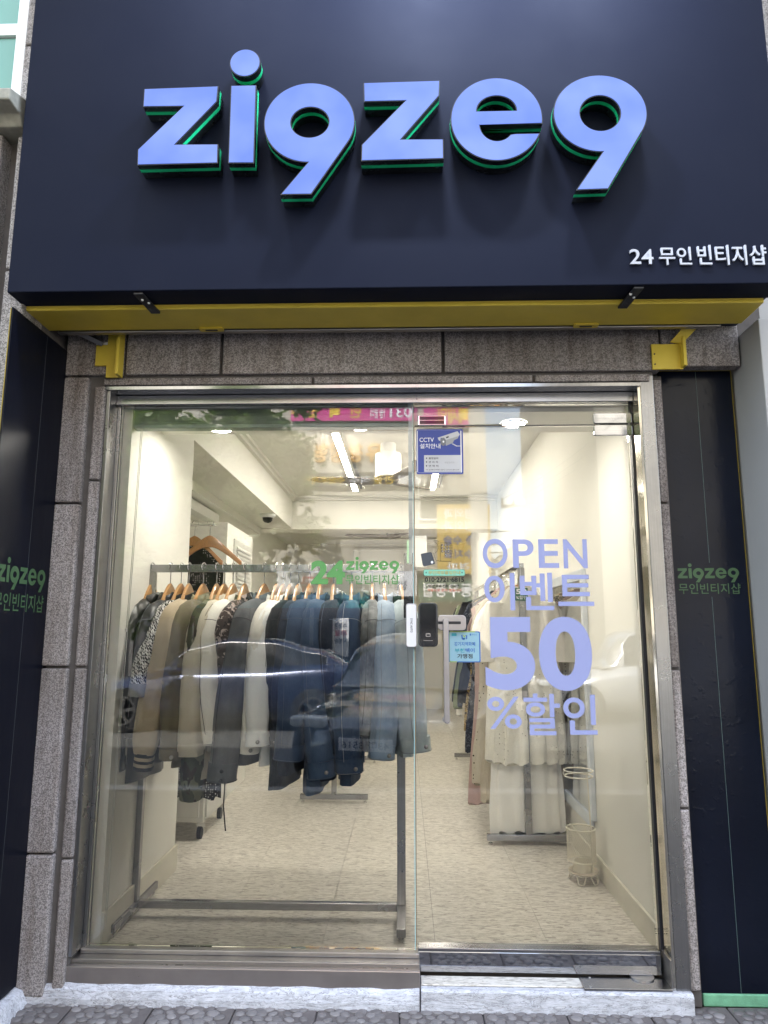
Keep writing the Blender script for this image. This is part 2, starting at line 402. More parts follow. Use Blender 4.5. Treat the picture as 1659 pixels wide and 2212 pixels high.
# pebble slabs: cast slabs set with rounded pebbles
def mk_pebble(i, cols):
    a = N('pebble_stone'); v = a.co(); oi = a.n('ObjectInfo')
    f = a.noise(v, 60, 4)
    c = a.mix(oi.outputs['Random'], cols[0], cols[1]); c = a.mix(a.math('MULTIPLY', f, .6), c, cols[2])
    a.base(c); a.set(.5, 0, .4); return a.m
MAT_PEB = [mk_pebble(0, [(.13,.117,.113,1), (.20,.185,.18,1), (.10,.09,.088,1)]), mk_pebble(1, [(.16,.145,.14,1), (.26,.24,.235,1), (.12,.11,.105,1)])]
MAT_SLAB = paint('slab_cement', (.115,.10,.095,1), .85, .2, 40, .4)
def pebble_mesh(seed, mat):
    r = random.Random(seed); bm = bmesh.new(); bmesh.ops.create_icosphere(bm, subdivisions=2, radius=1)
    ex = r.uniform(.75, 1.0)
    for v in bm.verts:
        k = 1 + .12*noise.noise(v.co*1.4 + Vector((seed*3.1, 0, 0))); v.co = Vector((v.co.x*k, v.co.y*k*ex, v.co.z*k*.27))
    me = bpy.data.meshes.new('pebble'); bm.to_mesh(me); bm.free(); me.materials.append(mat)
    for p in me.polygons: p.use_smooth = True
    return me
PEBS = [pebble_mesh(s, MAT_PEB[s % 2]) for s in range(8)]
def scatter(x0, x1, y0, y1, r):
    pts = []; cell = .042
    nx, ny = int((x1-x0)/cell), int((y1-y0)/(cell*.80))
    for j in range(ny):
        for i in range(nx):
            x = x0 + (i + .5 + (.5 if j % 2 else 0) + r.uniform(-.22, .22))*cell; y = y0 + (j+.5 + r.uniform(-.2, .2))*cell*.80
            if x < x1 - .012: pts.append((x, y))
    return pts
slabs = []; near = []; rest = MB(); SW = .30
tmpl = [[tuple(v.co) for v in m.vertices] for m in PEBS]; tf = [[tuple(p.vertices) for p in m.polygons] for m in PEBS]
for iy, (ya, yb) in enumerate(((-.245, -.052), (-.55, -.25), (-.855, -.555), (-1.16, -.86), (-1.465, -1.165))):
    for ix in range(-6 if iy else -5, 6):
        xa = ix*(SW+.005) + (.11 if iy % 2 else -.02); xb = xa + SW
        s_ = MB().box(xa, xb, ya, yb, -.10, -.006).build('paving_slab', MAT_SLAB, pav, bevel=.003, seg=1)
        for (x, y) in scatter(xa+.004, xb-.004, ya+.004, yb-.004, R):
            k = R.randrange(8); rx = R.uniform(.016, .026); q = R.uniform(-.7, .7)
            if iy == 0 and -1.45 < x < 1.35 and y < -.10 and len(near) < 300:
                o = bpy.data.objects.new('pebble', PEBS[k]); COL.objects.link(o); o.parent = s_
                o.location = Vector((x, y, -.006)); o.scale = (rx, rx, rx); o.rotation_euler = (R.uniform(-.12,.12), R.uniform(-.12,.12), q); near.append(o)
            else:
                ca, sa = math.cos(q)*rx, math.sin(q)*rx
                rest.add([(x+ca*p[0]-sa*p[1], y+sa*p[0]+ca*p[1], -.006+p[2]*rx) for p in tmpl[k]], tf[k])
o = rest.build('pebbles', MAT_PEB[0], pav, smooth=True); o['kind'] = 'stuff'

# --- shop shell
fl = struct(MB().box(-3.2, 1.1, .02, 9.1, -.05, ZF-.006).build('floor', paint('floor_joint', (.08,.07,.06,1), .9)))
for i in range(-7, 3):
    for j in range(0, 10):
        x0 = .12 + i*.457; x1 = x0 + .457; y0 = .57 + (j-1)*.914; y1 = y0 + .914
        x0, x1, y0, y1 = max(x0, -3.2), min(x1, 1.0), max(y0, .02), min(y1, 9.0)
        if x1 - x0 < .02: continue
        MB().box(x0+.0008, x1-.0008, y0+.0008, y1-.0008, ZF-.0055, ZF).build('floor_tile', MAT_FLOOR, fl)
ZC = 2.82
struct(MB().box(XR, XR+.15, .03, 9.0, 0, 3.0).build('wall_right', MAT_WALL))
struct(MB().box(XL-.12, XL, .03, .95, 0, 2.36).box(XL-.12, XL, .45, .95, 2.36, 3.0).build('wall_left', MAT_WALL))
struct(MB().box(-2.15, -2.0, .95, 9.0, 0, 3.0).box(-2.0, XL-.12, .83, .95, 0, 3.0).build('wall_alcove', MAT_WALL))
struct(MB().box(-2.0, 1.0, 8.85, 9.0, 0, 3.0).build('wall_back', MAT_BACK))
struct(MB().box(-2.0, XR, .45, 9.0, ZC, 3.0).build('ceiling', MAT_CEIL))
struct(MB().box(XL-.12, XR, .115, .45, 2.362, 3.0).build('ceiling_bulkhead', MAT_CEIL))
struct(MB().box(XL-.34, XL, .95, 4.55, 2.47, ZC).build('ceiling_beam', MAT_WALL))
struct(MB().box(-2.0, XR, 4.55, 4.85, 2.46, ZC).build('cross_beam', MAT_WALL))
struct(MB().box(-2.0, XL-.34, .95, 4.55, 2.40, ZC).build('alcove_ceiling', MAT_CEIL))
# cornice along beam and cross beam
cor = MB()
for (h, d) in ((.0, .035), (.026, .06)):
    cor.box(XL, XL+d, .45, 4.55, ZC-.05+h, ZC-.05+h+.024).box(XL, XR, 4.55-d, 4.55, ZC-.049+h, ZC-.049+h+.024)
struct(cor.build('cornice', MAT_CEIL))
# skirting
sk = struct(MB().box(XR-.012, XR, .03, 4.5, ZF, ZF+.105).box(XL, XL+.012, .03, .95, ZF, ZF+.13).box(XL-.12, XL+.012, .95, .962, ZF, ZF+.13).build('skirting', paint('cream_skirting', (.66,.63,.53,1), .5), bevel=.003))

# --- the building that carries the shop
bld = thing('shop_building', 'grey granite building front around the shop opening, with piers and lintel', 'building', (0, 0, 0))
MB().box(-8, 8, .1, 12, 3.02, 9.0).build('upper_storeys', MAT_GRAN2, bld)
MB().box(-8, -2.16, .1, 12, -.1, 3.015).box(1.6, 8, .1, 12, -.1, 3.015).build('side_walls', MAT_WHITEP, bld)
MB().box(-2.155, -1.30, .03, .8, -.1, 3.015).box(1.16, 1.595, .03, 1.0, -.1, 3.015).box(-1.299, 1.159, -.04, .025, 2.5, 3.015).build('backing_wall', MAT_MORTAR, bld)
def gblock(x0, x1, y0, y1, z0, z1, m=MAT_GRAN, b=.006): return MB().box(x0, x1, y0, y1, z0, z1).build('granite_block', m, bld, bevel=b, seg=2)
MB().box(-1.46, 1.057, -.098, -.045, 2.41, 3.2).box(1.0575, 1.42, -.098, -.045, 2.502, 3.2).build('joint_mortar', MAT_MORTAR, bld)
for x0, x1 in ((-1.47, -1.215), (-1.205, -.797), (-.783, .160), (.174, 1.085), (1.095, 1.42)): gblock(x0, x1, -.12, -.06, 2.468 if x0 < 1.09 else 2.485, 3.1)
for x0, x1 in ((-1.30, -.398), (-.386, .546), (.558, 1.04)): gblock(x0, x1, -.112, -.055, 2.424, 2.455, b=.004)
MB().box(-1.46, -1.285, -.097, -.01, .0, 2.462).build('joint_mortar', MAT_MORTAR, bld)
for z0, z1 in ((.02, .520), (.527, 1.226), (1.236, 1.90), (1.908, 2.458)): gblock(-1.47, -1.362, -.125, -.06, z0, z1, b=.008)
for z0, z1 in ((.03, .50), (.507, 1.226), (1.236, 2.0), (2.008, 2.42)): gblock(-1.336, -1.290, -.114, -.06, z0, z1, b=.008)
MB().box(1.057, 1.104, -.066, -.01, .0, 2.46).build('joint_mortar', MAT_MORTAR, bld)
for z0, z1 in ((.06, .70), (.707, 1.226), (1.236, 1.9), (1.908, 2.44)): gblock(1.060, 1.098, -.085, -.03, z0, z1, b=.008)
# projecting pier on the side street end, upper ledge and window
zs = [-.1, .62, 1.35, 2.08, 2.78, 3.37]
MB().box(-3.2, -1.487, -.40, -.02, -.1, 3.37).box(-3.2, -1.52, -.40, .05, 3.37, 6.5).build('joint_mortar', MAT_MORTAR, bld)
for z0, z1 in zip(zs[:-1], zs[1:]):
    gblock(-3.2, -1.625, -.47, -.30, z0+.004, z1-.004, MAT_GRAN2, .01)
    gblock(-1.572, -1.486, -.455, -.30, z0+.004, z1-.004, MAT_GRAN2, .008)
for z0, z1 in ((3.52, 3.80), (3.808, 4.5)): gblock(-1.59, -1.50, -.44, -.30, z0, z1, MAT_GRAN2, .008)
lg = MB().prism([(-.60, 3.415), (-.60, 3.465), (-.50, 3.50), (-.30, 3.50), (-.30, 3.372), (-.50, 3.372), (-.525, 3.41)], 'x', -3.2, -1.53).build('stone_ledge', paint('weathered_ledge_stone', (.28,.27,.22,1), .9, .35, 14, .5), bld, bevel=.006)
uw = MB().box(-3.0, -1.635, -.415, -.39, 3.505, 3.86).box(-3.0, -1.635, -.415, -.39, 3.93, 4.6).build('window', MAT_FROST, bld)
MB().box(-1.636, -1.592, -.432, -.38, 3.50, 4.6).build('frame', MAT_WHITE, uw, bevel=.003)
MB().box(-3.0, -1.636, -.428, -.38, 3.865, 3.893).box(-3.0, -1.636, -.424, -.38, 3.898, 3.925).build('frame', MAT_WHITE, uw, bevel=.003)

# side panels: left return (perpendicular) and right front panel
lp = thing('side_panel', 'glossy black panel lining the left return wall, lettered in green', 'panel', (-1.465, -.33, 0))
MB().box(-1.471, -1.465, -.552, -.122, .06, 2.575).build('board', MAT_FILM2, lp)
MB().box(-1.4735, -1.4715, -.5545, -.40, .06, 2.57).build('edge_trim', paint('yellow_edge', (.30,.22,.02,1), .5), lp)
MB().box(-1.4648, -1.4642, -.295, -.2935, .06, 2.57).build('film_seam', paint('grey_seam', (.05,.055,.06,1), .5), lp)
rp = thing('side_panel', 'wrinkled dark navy panel beside the door, lettered in green', 'panel', (1.27, -.03, 0))
MB().box(1.106, 1.412, -.038, -.02, .035, 2.492).build('board', MAT_FILM, rp)
MB().box(1.106, 1.412, -.040, -.018, 2.4925, 2.499).box(1.4125, 1.4140, -.040, -.018, .035, 2.495).build('edge_trim', paint('yellow_edge', (.30,.22,.02,1), .5), rp)
MB().box(1.262, 1.2632, -.0390, -.0382, .035, 1.52).box(1.262, 1.2632, -.0390, -.0382, 1.66, 2.49).build('film_seam', paint('teal_seam', (.10,.16,.15,1), .5), rp)
gp = MB().box(1.118, 1.42, -.044, -.01, -.01, .034).build('painted_plinth', paint('green_plinth_paint', (.17,.42,.25,1), .7, .3, 20, .5), bevel=.004)
tag(gp, 'chipped mint green painted plinth under the navy side panel', 'plinth')
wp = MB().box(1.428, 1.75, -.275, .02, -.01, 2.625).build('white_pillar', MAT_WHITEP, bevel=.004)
tag(wp, 'plain white painted pillar beside the navy side panel', 'pillar')

# white mortar kerb along the foot of the shop front
def rough_strip(name, secs, mat, label, cat):
    rs = []
    for (P, prof) in secs: rs.append([(P[0] + d[0], P[1] + d[1], P[2] + d[2]) for d in prof])
    mb = MB().rings(rs, True); o = mb.build(name, mat, smooth=False, bevel=.004)
    return tag(o, label, cat)
secs = []
for i in range(70):
    x = -1.44 + i*(1.44+.052)/69; n1 = noise.noise(Vector((x*9, 0, 0)))*.006; n2 = noise.noise(Vector((x*7, 5, 0)))*.007; n3 = noise.noise(Vector((x*30, 2, 0)))*.003
    secs.append(((x, 0, 0), [(0, -.124+n2, -.012), (0, -.123+n2+n3, .018+n1*.5), (0, -.116+n3, .044+n1), (0, -.100, .060+n1+n3), (0, -.012, .059), (0, -.012, -.012)]))
rough_strip('mortar_kerb', secs, MAT_CURB, 'white painted mortar strip under the fixed window', 'kerb')
secs = []
for i in range(50):
    x = .056 + i*(1.055-.056)/49; n1 = noise.noise(Vector((x*9, 3, 0)))*.003; n2 = noise.noise(Vector((x*7, 8, 0)))*.004
    secs.append(((x, 0, 0), [(0, -.126+n2, -.012), (0, -.124+n2, .060+n1), (0, -.118, .068), (0, -.01, .069), (0, -.01, -.012)]))
rough_strip('door_step', secs, MAT_CURB, 'white painted step below the glass door', 'step')
secs = []
for i in range(26):
    y = -.122 - i*.45/25; n1 = noise.noise(Vector((y*14, 3, 0)))*.006
    secs.append(((0, y, 0), [(-1.475, 0, -.012), (-1.475, 0, .055+n1), (-1.440+n1, 0, .045), (-1.415+n1, 0, -.012)]))
rough_strip('mortar_kerb', secs, MAT_CURB, 'white painted mortar fillet along the foot of the left black panel', 'kerb')
pm = MB().box(1.003, 1.055, -.127, -.1025, -.01, .06).build('painted_post_foot', MAT_CURB, bevel=.003); tag(pm, 'white painted foot of the steel door jamb', 'post foot')

# ================================================================== SIGN
sg = thing('shop_sign', 'large navy fascia sign with glowing lavender logo letters', 'sign', (-.04, -.55, 2.63))
MB().box(-1.497, 1.412, -.55, -.43, 2.635, 4.6).build('panel', MAT_NAVY, sg, bevel=.004)
MB().box(-1.495, 1.410, -.429, -.125, 2.66, 4.58).build('sign_box', MAT_NAVY_S, sg)
YL = -.635
def pl(x, y):  # sign pixel (2x enlarged readings) -> letter plane
    p = atY(x, y, YL); return (p.x, p.z)
def arc(cx, cz, rx, rz, a0, a1, n=40): return [(cx + rx*math.cos(a0+(a1-a0)*i/n), cz + rz*math.sin(a0+(a1-a0)*i/n)) for i in range(n+1)]
def L1(pts): return [pl(x/2, y/2) for x, y in pts]
def L2(pts): return [pl(829.4 + x/2, y/2) for x, y in pts]
def nine(L, left, right, top, holeL, holeR, holeT, holeB, junc, tl, tr, rshift):
    (xl, _), (xr, _), (_, zt) = L([left])[0], L([right])[0], L([top])[0]
    hl, hr, ht, hb = L([holeL])[0][0], L([holeR])[0][0], L([holeT])[0][1], L([holeB])[0][1]
    cx, cz = (hl+hr)/2, (ht+hb)/2; rx, rz = (xr-xl)/2, zt-cz; cx = (xl+xr)/2
    J, TL, TR = L([junc])[0], L([tl])[0], L([tr])[0]
    # outline: junction -> bowl clockwise over left and top to the right -> straight tail
    aJ = math.atan2((J[1]-cz)/rz, (J[0]-cx)/rx)
    ang0 = aJ if aJ < 0 else aJ-2*PI
    pts = arc(cx, cz, rx, rz, ang0, -2*PI-math.radians(32), 80)
    pts += [TR, TL]
    hole = arc((hl+hr)/2, cz, (hr-hl)/2, (ht-hb)/2, 0, 2*PI, 48)[:-1]
    return [pts, hole]
LOGO = []
LOGO.append([L1([(622,382),(943,370),(937,437),(757,622),(942,621),(940,703),(592,712),(594,645),(790,458),(617,460)])])
c_, rx_ = pl(530, 135), 0
d0, d1, d2, d3 = pl(992/2, 270/2), pl(1124/2, 270/2), pl(530, 211/2), pl(530, 329/2)
LOGO.append([L1([(997,368),(1107,366),(1097,703),(985,703)]), arc((d0[0]+d1[0])/2, (d2[1]+d3[1])/2, (d1[0]-d0[0])/2, (d2[1]-d3[1])/2, 0, 2*PI, 40)[:-1]])
LOGO.append(nine(L1, (1140,520), (1533,520), (1337,357), (1257,527), (1420,527), (1337,462), (1337,592), (1330,677), (1210,840), (1345,838), 0))
LOGO.append([[pl(x, y) for x, y in ((785,178),(950.5,173),(949,206),(867,300),(958,299.5),(958.5,342),(780,347),(781,312),(875,217),(786,219))]])
eL, eR, eT, eB = pl(829.4+144, 255), pl(829.4+343, 255), pl(829.4+243, 167.5), pl(829.4+243, 346.5)
ecx, ecz, erx, erz = (eL[0]+eR[0])/2, (eT[1]+eB[1])/2, (eR[0]-eL[0])/2, (eT[1]-eB[1])/2
zb1 = pl(829.4+343, 266)[1]; zb0 = pl(829.4+336, 287)[1]; zu = pl(829.4+243, 238.5)[1]
a_hi = math.asin((zb1-ecz)/erz); a_lo = math.asin((zb0-ecz)/erz)
il, ir = pl(829.4+201, 240)[0], pl(829.4+286, 238)[0]; it_ = pl(829.4+243, 206.5)[1]; ib = pl(829.4+240, 303.5)[1]
outer = arc(ecx, ecz, erx, erz, a_hi, 2*PI+a_lo, 90)
icx, irx = (il+ir)/2, (ir-il)/2
low = [(icx + irx*.86*math.cos(t), zb1 + (zb1-ib)*math.sin(t)) for t in [-.55 - (PI-.55)*i/20 for i in range(21)]]
eouter = outer + [(icx+irx*.95, zb0)] + low[1:] + [(il, zb1)]
ehole = [(icx + irx*math.cos(t), zu + (it_-zu)*math.sin(t)) for t in [PI*i/26 for i in range(27)]]
LOGO.append([eouter, ehole])
LOGO.append(nine(L2, (732,490), (1138,490), (935,323), (848,488), (1022,488), (935,412), (935,563), (945,650), (830,820), (970,815), 0))
MAT_FACE = None
def mk_face():
    a = N('lit_lavender_letter_face'); v = a.co(); f = a.noise(v, 5.5, 2, .4)
    e = a.ramp(f, [(.35, (.170,.285,.88,1)), (.7, (.28,.41,1.05,1))])
    a.base((.02,.025,.05,1)); a.set(.2, 0, .12); a.l(e, a.p.inputs['Emission Color']); a.p.inputs['Emission Strength'].default_value = .19; return a.m
MAT_FACE = mk_face()
MAT_RIM = emit('pale_letter_rim', (.55,.62,1,1), .55)
MAT_SIDE = paint('black_letter_side', (.012,.014,.016,1), .25, .05)
MAT_STRIPE = paint('green_letter_stripe', (.015,.60,.24,1), .4, .05)
def put(polys, y0, y1, name, mat, parent, grow=0.0):
    me = curve_mesh(polys, 0.01, grow)
    n = len(me.vertices); a = np.empty(n*3); me.vertices.foreach_get('co', a); a = a.reshape(-1,3)
    t = (a[:,2] - a[:,2].min())/max(1e-9, a[:,2].max()-a[:,2].min())
    P = np.stack([a[:,0], y1 + (y0-y1)*t, a[:,1]], 1); me.vertices.foreach_set('co', P.ravel()); me.update()
    return link(name, me, mat, parent)
for polys in LOGO:
    o = put(polys, YL+.003, -.606, 'letter', MAT_SIDE, sg)
    put(polys, YL, YL+.0025, 'face', MAT_FACE, o, -.0035)
    put(polys, -.6055, -.590, 'green_stripe', MAT_STRIPE, o, .0005)
    put(polys, -.5895, -.5505, 'back_case', MAT_SIDE, o, -.001)
def subtitle():
    p0, p1, p2 = atY(1360, 573, -.575), atY(1411, 573, -.575), None
    for body, x0, x1, y0, y1 in (('24', 1360, 1411, 540, 572), ('무인', 1424, 1494, 535, 574), ('빈티지샵', 1507, 1656, 531, 574)):
        text_on(body, (x0, y0, x1, y1), -.552, 'lettering', paint('white_letter', (.40,.41,.44,1), .5, .02), sg, bold=.009, depth=.007)
subtitle()
# floodlights over the sign (their LEDs mirror in the dot of the i)
def flood(x, e):
    t = thing('sign_floodlight', {-.75: 'slim LED floodlight arm over the letter z end of the sign', .08: 'slim LED floodlight arm over the middle of the navy sign', .82: 'slim LED floodlight arm over the figure end of the sign'}[x], 'floodlight', (x, -.55, 4.6), 'floodlights over the sign')
    MB().tube([(x, -.5, 4.58), (x, -.6, 4.66), (x, -1.02, 4.60)], .012).build('arm', MAT_BLACKM, t)
    MB().box(x-.13, x+.13, -1.12, -1.0, 4.555, 4.60).build('housing', MAT_BLACKM, t, bevel=.006)
    l = bpy.data.lights.new('floodlight', 'AREA'); l.shape = 'RECTANGLE'; l.size = .22; l.size_y = .09; l.energy = e; l.color = (.62,.72,1.0); l.spread = math.radians(130)
    lo = bpy.data.objects.new('floodlight', l); COL.objects.link(lo); lo.parent = t; lo.location = Vector((x, -1.06, 4.545)) - Vector((x, -.55, 4.6))
    lo.rotation_euler = Vector((0, .45, -.9)).to_track_quat('-Z', 'Y').to_euler()
flood(-.75, 2.4); flood(.08, 8.5); flood(.82, 5.5)

# yellow beam under the sign, steel tube, brackets
yb = thing('yellow_beam', 'yellow painted channel beam running under the navy sign', 'beam', (-.06, -.32, 2.61))
MB().box(-1.49, 1.375, -.43, -.240, 2.618, 2.632).box(-1.49, 1.375, -.43, -.418, 2.632, 2.656).box(-1.49, 1.375, -.252, -.240, 2.632, 2.656).build('channel', MAT_YELLOW, yb, bevel=.003)
for x in (-.80, .745): MB().prism(rrect(x-.05, x+.05, -.263, -.231, .008), 'z', 2.611, 2.6175).build('slot_plate', MAT_YELLOW, yb); 
for x in (-.80, .745): MB().prism(rrect(x-.026, x+.026, -.252, -.241, .005), 'z', 2.6095, 2.611).build('slot', MAT_BLACKV, yb)
st = MB().box(-1.46, 1.30, -.229, -.200, 2.614, 2.64).build('steel_tube', MAT_STEELD, bevel=.003); tag(st, 'thin grey steel tube behind the yellow beam', 'tube')
for x, s_, lb in ((-.988, -1, 'black perforated bracket plate under the left part of the sign'), (.855, 1, 'black perforated bracket plate under the right part of the sign')):
    t = thing('bracket_plate', lb, 'bracket', (x, -.45, 2.61), 'black brackets under the sign')
    k = -.012*s_
    MB().hexa([(x-.018-k, -.540, 2.626), (x+.018-k, -.540, 2.626), (x+.018+k, -.412, 2.607), (x-.018+k, -.412, 2.607)],
              [(x-.018-k, -.540, 2.634), (x+.018-k, -.540, 2.634), (x+.018+k, -.412, 2.6175), (x-.018+k, -.412, 2.6175)]).build('plate', MAT_BLACKM, t, bevel=.002)
    for dx, yy, zz in ((-.008, -.505, 2.6190), (.010, -.485, 2.6165)): MB().lathe((x+dx, yy, zz), [(.004, -.002), (.006, .004)], 10).build('screw_head', MAT_WHITE, t)
    MB().lathe((x, -.45, 2.612), [(.004, -.002), (.004, .003)], 8).build('hole', MAT_BLACKV, t)
# wall brackets
t = thing('yellow_bracket', 'yellow stepped wall bracket on the granite lintel at the left', 'bracket', (-1.26, -.14, 2.45))
MB().prism([(-1.335, 2.505), (-1.335, 2.600), (-1.285, 2.600), (-1.285, 2.665), (-1.222, 2.665), (-1.222, 2.452), (-1.285, 2.452), (-1.285, 2.505)], 'y', -.132, -.1205).build('plate', MAT_YELLOW, t, bevel=.002)
MB().box(-1.228, -1.214, -.175, -.1205, 2.452, 2.66).build('flange', MAT_YELLOW, t, bevel=.002)
MB().prism([(-1.335, 2.600), (-1.285, 2.600), (-1.285, 2.612), (-1.31, 2.606), (-1.335, 2.610)], 'y', -.134, -.1323).build('chipped_paint', MAT_WHITE, t)
MB().tube([(-1.39, -.185, 2.635), (-1.30, -.145, 2.60)], .014, 4).build('steel_stay', MAT_STEELD, t)
t = thing('yellow_bracket', 'yellow wall bracket with diagonal stay above the navy panel', 'bracket', (1.12, -.14, 2.46))
MB().prism([(1.048, 2.468), (1.048, 2.580), (1.176, 2.580), (1.176, 2.468)], 'y', -.131, -.1205).build('plate', MAT_YELLOW, t, bevel=.002)
MB().box(1.166, 1.180, -.165, -.1315, 2.472, 2.60).build('flange', MAT_YELLOW, t, bevel=.002)
MB().hexa([(1.125, -.145, 2.585), (1.172, -.145, 2.575), (1.172, -.134, 2.575), (1.125, -.134, 2.585)], [(1.185, -.20, 2.655), (1.25, -.20, 2.655), (1.25, -.188, 2.655), (1.185, -.188, 2.655)]).build('stay', MAT_YELLOW, t, bevel=.002)
for xx, zz in ((1.058, 2.49), (1.058, 2.535)): MB().lathe((xx, -.1315, zz), [(.0035, -.002), (.0035, .002)], 8, 'y').build('rivet_hole', MAT_BLACKV, t)

# ================================================================== SHOP FRONT: fixed window and door
sw = thing('shop_window', 'wide fixed glass shop window in a stainless steel frame', 'window', (-.6, 0, .05))
MB().box(-1.287, -1.272, -.10, .035, .15, 2.41).build('frame', MAT_STEELV, sw, bevel=.002)
MB().box(-1.2719, -1.258, -.012, .03, .15, 2.36).build('glazing_bead', MAT_STEELV, sw, bevel=.002)
MB().box(-1.30, 1.00, -.110, .02, 2.404, 2.418).build('polished_soffit', steel('soffit_steel', (.30,.30,.31,1), .10, (30,1,1), .4), sw)
MB().box(-1.2719, .990, -.035, .03, 2.360, 2.4035).build('header', MAT_STEEL, sw, bevel=.003)
pn = MB().box(-1.2575, .036, 0.0, .012, .1525, 2.3595).build('pane', MAT_GLASS, sw)
MB().box(.0363, .0395, 0.0, .012, .1525, 2.3595).box(-1.262, -1.258, -.003, .015, .153, 2.359).build('pane_edge', MAT_EDGE, sw)
MB().box(-1.30, .054, -.098, .02, .054, .118).build('sill_panel', paint('weathered_brown_steel_x', (.36,.32,.30,1), .30, .15, 6, .05, .5, .8), sw, bevel=.003)
MB().box(-1.29, .053, -.075, .025, .1185, .135).box(-1.2715, .053, -.030, .025, .1352, .152).build('bottom_rail', MAT_STEELD, sw, bevel=.003)
MB().box(-1.29, .053, -.080, -.0755, .108, .121).build('drip_strip', MAT_STEELV, sw)

dr = thing('glass_door', 'frameless glass door with mirror steel bottom rail and patch hinge', 'door', (.5, 0, .05))
MB().box(.045, .972, 0.0, .012, .166, 2.262).build('pane', MAT_GLASS, dr)
MB().box(.018, .034, .0135, .019, 1.66, 2.36).build('seal_strip', paint('pale_blue_seal', (.42,.50,.56,1), .25), sw)
MB().box(.0405, .0445, 0.0, .012, .166, 2.262).build('pane_edge', paint('bronze_glass_edge', (.20,.15,.09,1), .2), dr)
MB().box(.045, .978, .0001, .0121, 2.268, 2.3595).build('transom_pane', MAT_GLASS, dr)
MB().box(.045, .978, -.002, .014, 2.2625, 2.2675).build('transom_edge', paint('dark_gasket', (.05,.05,.045,1), .4), dr)
br = MB().box(.048, .975, -.020, .03, .084, .1565).build('bottom_rail', MAT_MIRROR, dr, bevel=.002)
MB().box(.048, .975, -.022, .032, .1568, .170).build('rail_cap', MAT_STEEL, dr, bevel=.002)
for z0, z1 in ((2.215, 2.262), (2.2685, 2.315)):
    MB().prism(rrect(.822, .986, z0, z1, .008), 'y', -.014, -.001).build('patch_fitting', MAT_MIRROR, dr, bevel=.002)
jb = thing('door_jamb', 'tall polished steel door jamb beside the granite strip', 'jamb', (1.02, -.05, 0))
MB().box(.990, 1.0005, -.098, .04, .062, 2.41).build('side_face', steel('polished_jamb', (.60,.57,.50,1), .10, (40,40,.5), .3), jb)
MB().box(1.001, 1.056, -.102, -.03, .062, 2.452).build('front_face', MAT_STEELV, jb, bevel=.002)
MB().box(.9835, .9895, -.006, .02, .10, 2.36).build('gasket', MAT_BLACKM, jb)
MB().box(.984, .9899, -.10, -.0, .071, .17).build('foot_plate', MAT_STEELD, jb)
tp = thing('threshold', 'steel threshold with floor hinge cover at the door foot', 'threshold', (.5, -.05, .05))
MB().box(.058, .66, -.095, -.026, .0695, .075).build('marble_strip', MAT_FLOOR, tp, bevel=.002)
MB().box(.66, .984, -.112, -.022, .0697, .078).build('hinge_cover', MAT_STEEL, tp, bevel=.002)
MB().lathe((.90, -.02, .0782), [(.045, 0), (.045, .005), (.0, .005)], 20).build('pivot', MAT_STEELD, tp)
for xx in (.685, .70): MB().lathe((xx, -.10 if xx < .69 else -.03, .0782), [(.005, 0), (.004, .002)], 8).build('screw_head', MAT_STEELD, tp)
# lock and pull handle (parts of the door)
def d6(cx, cy): return atY(864 + .1172*cx, 1285.2 + .1172*cy, -.012)
def r6(x0, y0, x1, y1, r, n=6):
    a, b = d6(x0, y1), d6(x1, y0); return rrect(a.x, b.x, a.z, b.z, r, n)
lk = MB().prism(r6(340, 148, 690, 955, .017), 'y', -.034, -.0005).build('digital_lock', paint('dark_grey_lock', (.03,.032,.035,1), .3), dr, bevel=.003)
MB().prism(r6(372, 165, 655, 935, .012), 'y', -.0362, -.0342).build('touch_panel', MAT_GLOSSB, lk)
MB().prism(r6(473, 706, 556, 768, .002), 'y', -.0368, -.0363).prism(r6(430, 836, 600, 842, .0002), 'y', -.0368, -.0363).build('key_mark', MAT_SILVER, lk)
MB().prism(r6(484, 722, 546, 758, .001), 'y', -.0371, -.0369).build('key_mark_inner', MAT_GLOSSB, lk)
wl = MB().prism(r6(112, 160, 308, 965, .0105), 'y', -.024, -.0005).build('white_lock_keeper', MAT_SILVER, dr, bevel=.002)
MB().prism(r6(125, 178, 297, 950, .0095), 'y', -.0255, -.0242).build('keeper_face', paint('pearl_white_plastic', (.72,.71,.74,1), .35, .03), wl)
me = text_mesh('SYNC AUTO', .004); a_, b_ = d6(190, 690), d6(232, 430)
fit(me, (a_.x, -.0262, b_.z), (0, 0, a_.z-b_.z), (b_.x-a_.x, 0, 0)); link('lettering', me, MAT_BLACKV, wl)
# pull handle plate and bar
a1 = r6(694, 372, 1212, 655, .016, 8)
MB().prism(a1, 'y', -.022, -.0005).build('handle_plate', MAT_SILVER, dr, bevel=.002)
MB().prism(r6(700, 488, 1118, 538, .0028), 'y', -.0232, -.0222).build('handle_slot', MAT_BLACKV, dr)
q0, q1 = d6(830, 470), atY(963, 1560, -.012)
hb = [(q0.x, -.022, q0.z-.004), (q0.x, -.052, q0.z-.001), (q0.x, -.060, q0.z-.012), (q0.x+.002, -.062, (q0.z+q1.z)/2), (q1.x-.001, -.060, q1.z+.01), (q1.x-.001, -.052, q1.z)]
rs = []
for (x, y, z) in hb: rs.append((x, y, z))
MB().prism(rrect(q0.x-.011, q0.x+.012, q1.z, q0.z+.008, .009), 'y', -.062, -.050).build('pull_bar', MAT_SILVER, dr, bevel=.004, seg=3)
MB().box(q0.x-.008, q0.x+.008, -.0499, -.0222, q0.z-.014, q0.z+.004).build('handle_post', MAT_SILVER, dr, bevel=.002)
